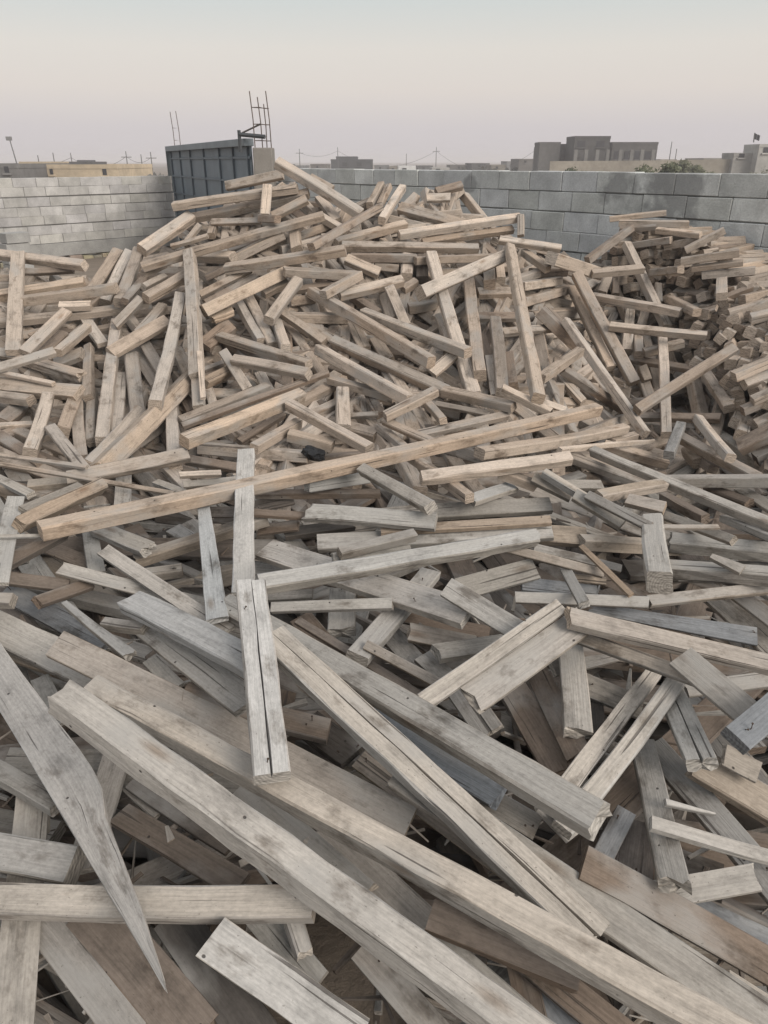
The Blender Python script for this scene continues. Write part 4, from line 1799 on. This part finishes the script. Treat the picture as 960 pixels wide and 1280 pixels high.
def house(x0, x1, ytop, d, depth, tone, name='house', openings=(), parapet=.25, root=None, part='wall', label=None, cat='building', group=None, mat=None):
    a, b_ = span(x0, x1, ytop, d)
    w = b_.x - a.x
    if root is None:
        root = empty(name, ((a.x + b_.x) / 2, a.y + depth / 2, 0))
        tag(root, label, cat, group)
    mb = MB()
    H = a.z
    mb.box(Vector((a.x, a.y, -.2)), Vector((w, 0, 0)), Vector((0, depth, 0)), Vector((0, 0, H + .2 - parapet)), tone)
    if parapet:
        pz = H - parapet
        t = .22
        mb.box(Vector((a.x - .03, a.y - .03, pz)), Vector((w + .06, 0, 0)), Vector((0, t, 0)), Vector((0, 0, parapet)), tone)
        mb.box(Vector((a.x - .03, a.y + depth - t, pz)), Vector((w + .06, 0, 0)), Vector((0, t, 0)), Vector((0, 0, parapet)), tone)
        mb.box(Vector((a.x - .03, a.y - .03 + t, pz)), Vector((t, 0, 0)), Vector((0, depth - 2 * t + .03, 0)), Vector((0, 0, parapet)), tone)
        mb.box(Vector((b_.x + .03 - t, a.y - .03 + t, pz)), Vector((t, 0, 0)), Vector((0, depth - 2 * t + .03, 0)), Vector((0, 0, parapet)), tone)
    child(mb.build(part, mat or FARM), root)
    for (ox0, ox1, oy0, oy1, *rest) in openings:
        p, q = at(ox0, oy0, d), at(ox1, oy1, d)
        mb = MB()
        mb.box(Vector((p.x, a.y - .05, q.z)), Vector((q.x - p.x, 0, 0)), Vector((0, .045, 0)), Vector((0, 0, p.z - q.z)), (.05, .05, .055))
        fr = (tone[0] * 1.15, tone[1] * 1.15, tone[2] * 1.15)
        wo = child(mb.build(rest[0] if rest else 'window', FARM), root)
        mb = MB()
        mb.box(Vector((p.x - .12, a.y - .14, q.z - .12)), Vector((q.x - p.x + .24, 0, 0)), Vector((0, .136, 0)), Vector((0, 0, .11)), fr)
        so = mb.build('sill', FARM); so.parent = wo
        so.matrix_parent_inverse = wo.matrix_world.inverted(); 
    return root, a, b_


GB = (.098, .095, .092)
# dark two-storey unfinished block, right
r, a, b_ = house(766, 823, 177.5, 90, 4, GB, 'unfinished_building', [(768, 775, 189, 199), (781, 788, 189, 199), (794, 801, 189, 199), (807, 814, 189, 199)],
                 label='dark grey unfinished two-storey block house beyond the wall with a raised middle', cat='building', part='wing')
house(675, 701, 177.5, 90, 3, (.115, .112, .108), root=r, part='wing')
house(701.5, 717, 180, 92.5, 3, (.082, .08, .078), root=r, part='link', openings=[(704, 711, 186, 197)])
house(719, 763.5, 170, 88.5, 4, (.082, .08, .078), root=r, part='tower', openings=[(722, 731, 176, 184), (746, 755, 176, 184)])
mb = MB()
for px in (720, 733, 747, 760, 776, 790, 803, 817):
    p = at(px, 187, 87.5)
    mb.cbox((p.x, p.y, -.1), .35, .35, p.z + .1, (.19, .185, .175))
child(mb.build('column', FARM), r)
# beige boundary walls out there
def far_wall(pts, d, tone, label, name='boundary_wall', th=.3):
    mb = MB()
    for (xa, ya), (xb, yb) in zip(pts, pts[1:]):
        p, q = at(xa, ya, d), at(xb, yb, d)
        bt = Vector((p.x, p.y, -.1))
        n = len(mb.V)
        for (v, zt) in ((p, p.z), (q, q.z)):
            for yy in (0, th):
                mb.V.append((v.x, d + yy, -.1)); mb.V.append((v.x, d + yy, zt))
        for f in ((0, 4, 5, 1), (2, 3, 7, 6), (1, 5, 7, 3), (0, 1, 3, 2), (4, 6, 7, 5)):
            mb.F.append(tuple(n + k for k in f)); mb.C.append(tone); mb.M.append(0)
    o = mb.build(name, FARM)
    tag(o, label, 'wall')
    return o
far_wall([(688, 201.5), (824, 200.5), (905, 199), (985, 197)], 72, (.30, .27, .225), 'long beige boundary wall in front of the dark unfinished house')
r, a, b_ = house(950, 1010, 180, 70.5, 3, (.40, .39, .365), 'flat_roof_house', [(955, 960, 184, 191)], label='beige flat-roofed house at the right edge with a small black flag')
house(918, 948, 191, 71.5, 2.5, (.33, .32, .30), root=r, part='annex', openings=[(924, 930, 192, 197)])
mb = MB()
p = at(942, 178, 70); q = at(943.5, 166, 70)
mb.tube([p, q], .05, (.08, .08, .08), 5)
pole = child(mb.build('flag_pole', FARM), r)
mb = MB()
for k in range(4):
    mb.box(Vector((q.x + .12 * k, q.y - .02 + .04 * math.sin(k * 1.7), q.z - .46 - .05 * k)), Vector((.12, .04 * math.cos(k * 1.7), 0)), Vector((0, .02, 0)), Vector((0, 0, .42)), (.02, .02, .022))
fo = mb.build('flag', FARM); fo.parent = pole
# small dark house, centre
r, a, b_ = house(413.5, 465, 199, 120, 9, (.085, .088, .092), 'square_house', [(428, 434, 203, 208), (446, 452, 203, 208)], label='small dark grey flat-roofed house left of the white shed, beyond the wall')
house(420, 446, 195.5, 122, 6, (.085, .088, .092), root=r, part='upper_floor', parapet=.15)
r, a, b_ = house(498, 520, 207.5, 75, 5, (.62, .62, .61), 'white_shed', [(503, 508, 210, 216, 'door')], label='small white shed standing beyond the block wall', parapet=.0)
r, a, b_ = house(540, 562, 209.5, 78, 5, (.40, .39, .37), 'grey_shed', [(545, 550, 211, 216, 'door')], label='pale grey shed beyond the wall, right of the white shed', parapet=.0)
# ochre house, left
r, a, b_ = house(40, 145, 205.5, 52, 8, (.56, .46, .33), 'ochre_house', [(62, 67, 211, 218), (128, 134, 211, 219, 'door')], label='low ochre house with peeling walls beyond the left block wall')
house(24, 46, 202, 51.5, 8, (.52, .43, .31), root=r, part='front_room')
house(86, 114, 202, 54, 3, (.12, .12, .125), root=r, part='roof_tank_slab', parapet=0)
house(96, 106, 200, 54.5, 2, (.15, .15, .155), root=r, part='roof_tank', parapet=0)
house(-60, 22, 204.5, 48, 8, (.185, .18, .175), 'grey_house', [(5, 12, 208, 216)], label='plain grey house at the far left edge beside the ochre house')

# broken rubble ridge behind the left wall
def mound(name, x0, x1, ytop, d, tone, label, cat, seed, depth=5.):
    rs = random.Random(seed)
    bm = bmesh.new()
    a, b_ = at(x0, ytop, d), at(x1, ytop, d)
    nx, ny = 46, 12
    vv = []
    for j in range(ny + 1):
        row = []
        for i in range(nx + 1):
            u, v = i / nx, j / ny
            h = max(0, a.z * (math.sin(math.pi * min(1, max(0, u))) ** .35) * math.sin(math.pi * v) ** .7)
            h *= .78 + .32 * mnoise.noise(Vector((u * 9, v * 4, seed))) + .12 * rs.uniform(-1, 1)
            row.append(bm.verts.new((a.x + (b_.x - a.x) * u, d + (v - .3) * depth, h - .1)))
        vv.append(row)
    for j in range(ny):
        for i in range(nx): bm.faces.new((vv[j][i], vv[j][i + 1], vv[j + 1][i + 1], vv[j + 1][i]))
    me = bpy.data.meshes.new(name); bm.to_mesh(me); bm.free()
    me.materials.append(rough_mat(name + '_soil', .8, (.6, 1.2), base=tone, fine=5))
    o = bpy.data.objects.new(name, me); COL.objects.link(o)
    tag(o, label, cat)
    return o
mound('rubble_mound', 143, 225, 209.5, 34, (.19, .185, .17), 'grey mound of broken rubble behind the left block wall beside the gate', 'rubble', 4)

# far low town: a row of small flat houses
rt = random.Random(31)
tones = [(.17, .16, .15), (.24, .22, .19), (.12, .12, .12), (.30, .27, .23), (.20, .20, .20)]
words = ['brown', 'sandy', 'dark', 'beige', 'grey']
spots = [(346, 362, 205.5, 2), (366, 380, 207, 4), (388, 409, 205, 0), (468, 486, 206.5, 4), (487, 499, 208, 1), (522, 541, 207, 2), (563, 588, 206, 0),
         (590, 612, 204, 2), (614, 632, 206, 1), (634, 650, 201.5, 4), (649, 668, 198.5, 0), (826, 846, 199, 3), (850, 868, 202, 4), (880, 903, 197.5, 1)]
near = {346: 'first past the gate pillar', 366: 'second past the gate pillar', 388: 'just left of the dark square house', 468: 'just right of the dark square house',
        487: 'touching the white shed on its left', 522: 'between the white and grey sheds', 563: 'just right of the grey shed', 590: 'second right of the grey shed',
        614: 'midway between the grey shed and unfinished house', 634: 'second left of the unfinished house', 649: 'next to the unfinished house on its left',
        826: 'just right of the unfinished house', 850: 'second right of the unfinished house', 880: 'just left of the flagged house'}
for (x0, x1, yt, ti) in spots:
    d = rt.uniform(105, 150)
    mid_ = (x0 + x1) / 2
    house(x0, x1, yt, d, rt.uniform(6, 10), tones[ti], 'town_house', [(mid_ - 3, mid_ - .6, yt + 2.2, yt + 5)], parapet=.2,
          label='distant low %s flat-roofed house, %s' % (words[ti], near[x0]), group='low houses on the horizon')


def bush(name, x0, x1, ytop, d, label, seed, n=900, tone=(.085, .095, .055), cat='bush'):
    rs = random.Random(seed)
    a, b_ = at(x0, ytop, d), at(x1, ytop, d)
    root = empty(name, ((a.x + b_.x) / 2, d, 0)); tag(root, label, cat)
    mb = MB()
    H = a.z
    w = b_.x - a.x
    clumps = [(rs.uniform(.05, .95), rs.uniform(.25, .8), rs.uniform(.5, 1)) for _ in range(int(w * 2.2) + 4)]
    for k in range(n):
        cu, chh, cr = rs.choice(clumps)
        rad = .42 * cr
        th, ph, rr = rs.uniform(0, 6.28), math.acos(rs.uniform(-1, 1)), rad * rs.random() ** .4
        p = Vector((a.x + w * cu + rr * math.sin(ph) * math.cos(th), d + rs.uniform(-.5, .5) + rr * math.sin(ph) * math.sin(th), H * chh * 1.0 + rr * math.cos(ph)))
        if p.z > H * 1.04: p.z = H * rs.uniform(.8, 1)
        s = rs.uniform(.05, .12)
        u = Vector((rs.gauss(0, 1), rs.gauss(0, 1), rs.gauss(0, 1))).normalized(); v = u.orthogonal().normalized()
        n0 = len(mb.V)
        for q in (p - u * s, p + v * s * .45, p + u * s, p - v * s * .45): mb.V.append(tuple(q))
        t = rs.uniform(.7, 1.35)
        mb.F.append((n0, n0 + 1, n0 + 2, n0 + 3)); mb.C.append((tone[0] * t, tone[1] * t, tone[2] * t)); mb.M.append(0)
    child(mb.build('foliage', LEAF), root)
    mb = MB()
    for cu, chh, cr in clumps:
        x = a.x + w * cu
        mb.tube([(x, d, -.05), (x + rs.uniform(-.1, .1), d + rs.uniform(-.1, .1), H * chh)], [.03, .012], (.12, .09, .06), 5)
    child(mb.build('stem', RUST), root)
    return root
bush('shrub', 712, 741, 202, 40, 'dark green bush in front of the beige boundary wall', 1, 900, (.075, .085, .05))
bush('shrub', 803, 842, 197.5, 34, 'dusty grey-green shrub above the wall near the dark cement smears', 2, 2200, (.12, .13, .08))
bush('shrub', 838, 905, 196, 46, 'wide straggly dusty shrub below the beige wall towards the flagged house', 3, 3600, (.13, .135, .085))
bush('shrub', 930, 985, 200, 50, 'pale scrubby bush below the flagged house at the right edge', 4, 1200, (.15, .15, .105))
bush('shrub', 745, 802, 206, 36, 'low dusty scrub between the dark green bush and the grey-green shrub', 7, 1800, (.14, .145, .09))
bush('shrub', 690, 712, 208, 38, 'low thin shrub left of the dark green bush', 5, 400, (.15, .145, .10))
bush('shrub', 566, 668, 207.5, 95, 'long dark band of scrub between the grey shed and the unfinished house', 6, 3000, (.09, .088, .075))


# utility poles and slack wires
def util_pole(px, ytop, d, label, r=.06, arm=True, lattice=False):
    p = at(px, ytop, d)
    root = empty('utility_pole', (p.x, p.y, 0)); tag(root, label, 'pole', 'poles on the horizon')
    mb = MB()
    mb.tube([(p.x, p.y, -.3), (p.x, p.y, p.z)], [r, r * .7], (.12, .118, .115), 6)
    child(mb.build('post', FARM), root)
    if arm and int(px) in (157, 188, 545, 374):
        mb = MB(); mb.cbox((p.x, p.y, p.z - .55), 1.0, .06, .06, (.13, .125, .12)); child(mb.build('crossarm', FARM), root)
    return p
PD = [(12, 174, 70, 'leaning mast with a lamp head standing behind the grey house', False), (47, 194, 80, 'short pole rising behind the ochre house near its left end', True),
      (66, 191, 82, 'short pole behind the middle of the ochre house', True), (88, 191, 84, 'pole behind the dark roof tank of the ochre house', True), (157, 189, 80, 'tall pole just right of the ochre house', True),
      (176, 193, 85, 'short pole between the ochre house and the gate', True), (188, 190, 78, 'pole with a wide crossarm close to the left gate pillar', True), (374, 186, 110, 'pole just right of the gate seen above the peak beam', True),
      (422, 184, 118, 'pole rising behind the small dark square house', True), (508, 192, 130, 'short pole above the white shed', True), (545.5, 184, 115, 'tall twin pole standing right of the white shed', True),
      (668, 184, 105, 'pole at the left corner of the unfinished house', True), (840, 177, 95, 'thin pole just right of the unfinished house', False), (846, 186, 100, 'short thin pole second right of the unfinished house', False)]
tops = []
for (px, yt, d, lab, arm) in PD:
    if px == 12:
        p = at(px, yt, d); root = empty('lamp_mast', (p.x, p.y, 0)); tag(root, lab, 'mast')
        mb = MB(); mb.tube([(p.x + .45, p.y, -.3), (p.x, p.y, p.z)], [.07, .04], (.15, .15, .15), 6); child(mb.build('post', FARM), root)
        mb = MB(); mb.cbox((p.x - .05, p.y, p.z - .1), .4, .3, .3, (.2, .2, .2)); child(mb.build('lamp_head', FARM), root)
    else:
        tops.append((px, util_pole(px, yt, d, lab, arm=arm)))
def wire(p, q, sag, label):
    mb = MB()
    pts = []
    for k in range(15):
        t = k / 14
        v = p.lerp(q, t); v = v - Vector((0, 0, 4 * sag * t * (1 - t)))
        pts.append(v)
    mb.tube(pts, .016, (.10, .10, .10), 4)
    o = mb.build('power_line', FARM); tag(o, label, 'power line', 'overhead lines on the horizon')
tp = dict(tops)
o_ = Vector((0, 0, -.45))
wire(tp[88] + o_, tp[157] + o_, .9, 'slack overhead wire above the ochre house')
wire(tp[157] + o_, tp[188] + o_, .5, 'short overhead wire between the ochre house and the gate')
wire(at(-60, 196, 84), tp[88] + o_, 1.2, 'overhead wire running in from the left edge to the ochre house')
wire(tp[374] + o_, tp[422] + o_, .6, 'overhead wire from the gate side to the small dark house')
wire(tp[422] + o_, tp[545.5] + o_, 2.0, 'long overhead wire spanning from the dark house past the white shed')
wire(tp[545.5] + o_, tp[668] + o_, 2.4, 'long sagging overhead wire leading to the unfinished house')

# ------------------------------------------------------------------ sky, sun
SUN_EL, SUN_AZ = D2R(32), D2R(135)      # afterglow from behind the camera's right shoulder, veiled, very soft
w = bpy.data.worlds.new('World'); scene.world = w
w.use_nodes = True
nt = w.node_tree; N = NT(nt)
bg = nt.nodes['Background']
sky = N.n('ShaderNodeTexSky', sky_type='NISHITA')
sky.sun_disc = False
sky.sun_elevation = SUN_EL
sky.sun_rotation = SUN_AZ
sky.air_density = 1.0; sky.dust_density = 4.0; sky.ozone_density = 1.5
gen = N.n('ShaderNodeTexCoord').outputs['Generated']
sep = N.n('ShaderNodeSeparateXYZ'); N.l(gen, sep.inputs[0])
K = 1 / SKY_STRENGTH
def kc(r, g, b): return (r * K, g * K, b * K)
rp = N.n('ShaderNodeValToRGB')
cr = rp.color_ramp
stops = SKY_STOPS
while len(cr.elements) < len(stops): cr.elements.new(.5)
for e, (p, c) in zip(cr.elements, stops): e.position = p; e.color = (*c, 1)
N.l(sep.outputs['Z'], rp.inputs['Fac'])
sc_ = N.n('ShaderNodeVectorMath', operation='SCALE'); N.l(rp.outputs['Color'], sc_.inputs[0]); sc_.inputs['Scale'].default_value = K
mx = N.mix('MIX', .88, sky.outputs['Color'], sc_.outputs[0])
N.l(mx, bg.inputs['Color'])
bg.inputs['Strength'].default_value = SKY_STRENGTH

sl = bpy.data.lights.new('sun', 'SUN')
sl.energy = SUN_E; sl.angle = D2R(32); sl.color = (1, .93, .85)
so = bpy.data.objects.new('sun', sl); COL.objects.link(so)
# direction the light comes from
sd = Vector((math.sin(SUN_AZ) * math.cos(SUN_EL), math.cos(SUN_AZ) * math.cos(SUN_EL), math.sin(SUN_EL)))
so.rotation_euler = sd.to_track_quat('Z', 'Y').to_euler()

vs = scene.view_settings
vs.view_transform = 'Standard'; vs.look = 'None'; vs.gamma = 1; vs.use_curve_mapping = False
vs.exposure = EXPOSURE
scene.cycles.max_bounces = 6
scene.cycles.diffuse_bounces = 1
scene.cycles.volume_bounces = 1

# ------------------------------------------------------------------ dusty evening air
hm = bpy.data.materials.new('dusty_air'); hm.use_nodes = True
hn = hm.node_tree
for nd in list(hn.nodes):
    if nd.type == 'BSDF_PRINCIPLED': hn.nodes.remove(nd)
out = [nd for nd in hn.nodes if nd.type == 'OUTPUT_MATERIAL'][0]
pv = hn.nodes.new('ShaderNodeVolumePrincipled')
pv.inputs['Color'].default_value = (.90, .88, .90, 1)
pv.inputs['Density'].default_value = HAZE
hn.links.new(pv.outputs['Volume'], out.inputs['Volume'])
mb = MB()
mb.box(Vector((-1650, -80, -1.2)), Vector((3300, 0, 0)), Vector((0, 1700, 0)), Vector((0, 0, 7.2)), (1, 1, 1))
o = mb.build('haze', hm); o['kind'] = 'stuff'; o['label'] = 'thin dusty evening haze over the far buildings'
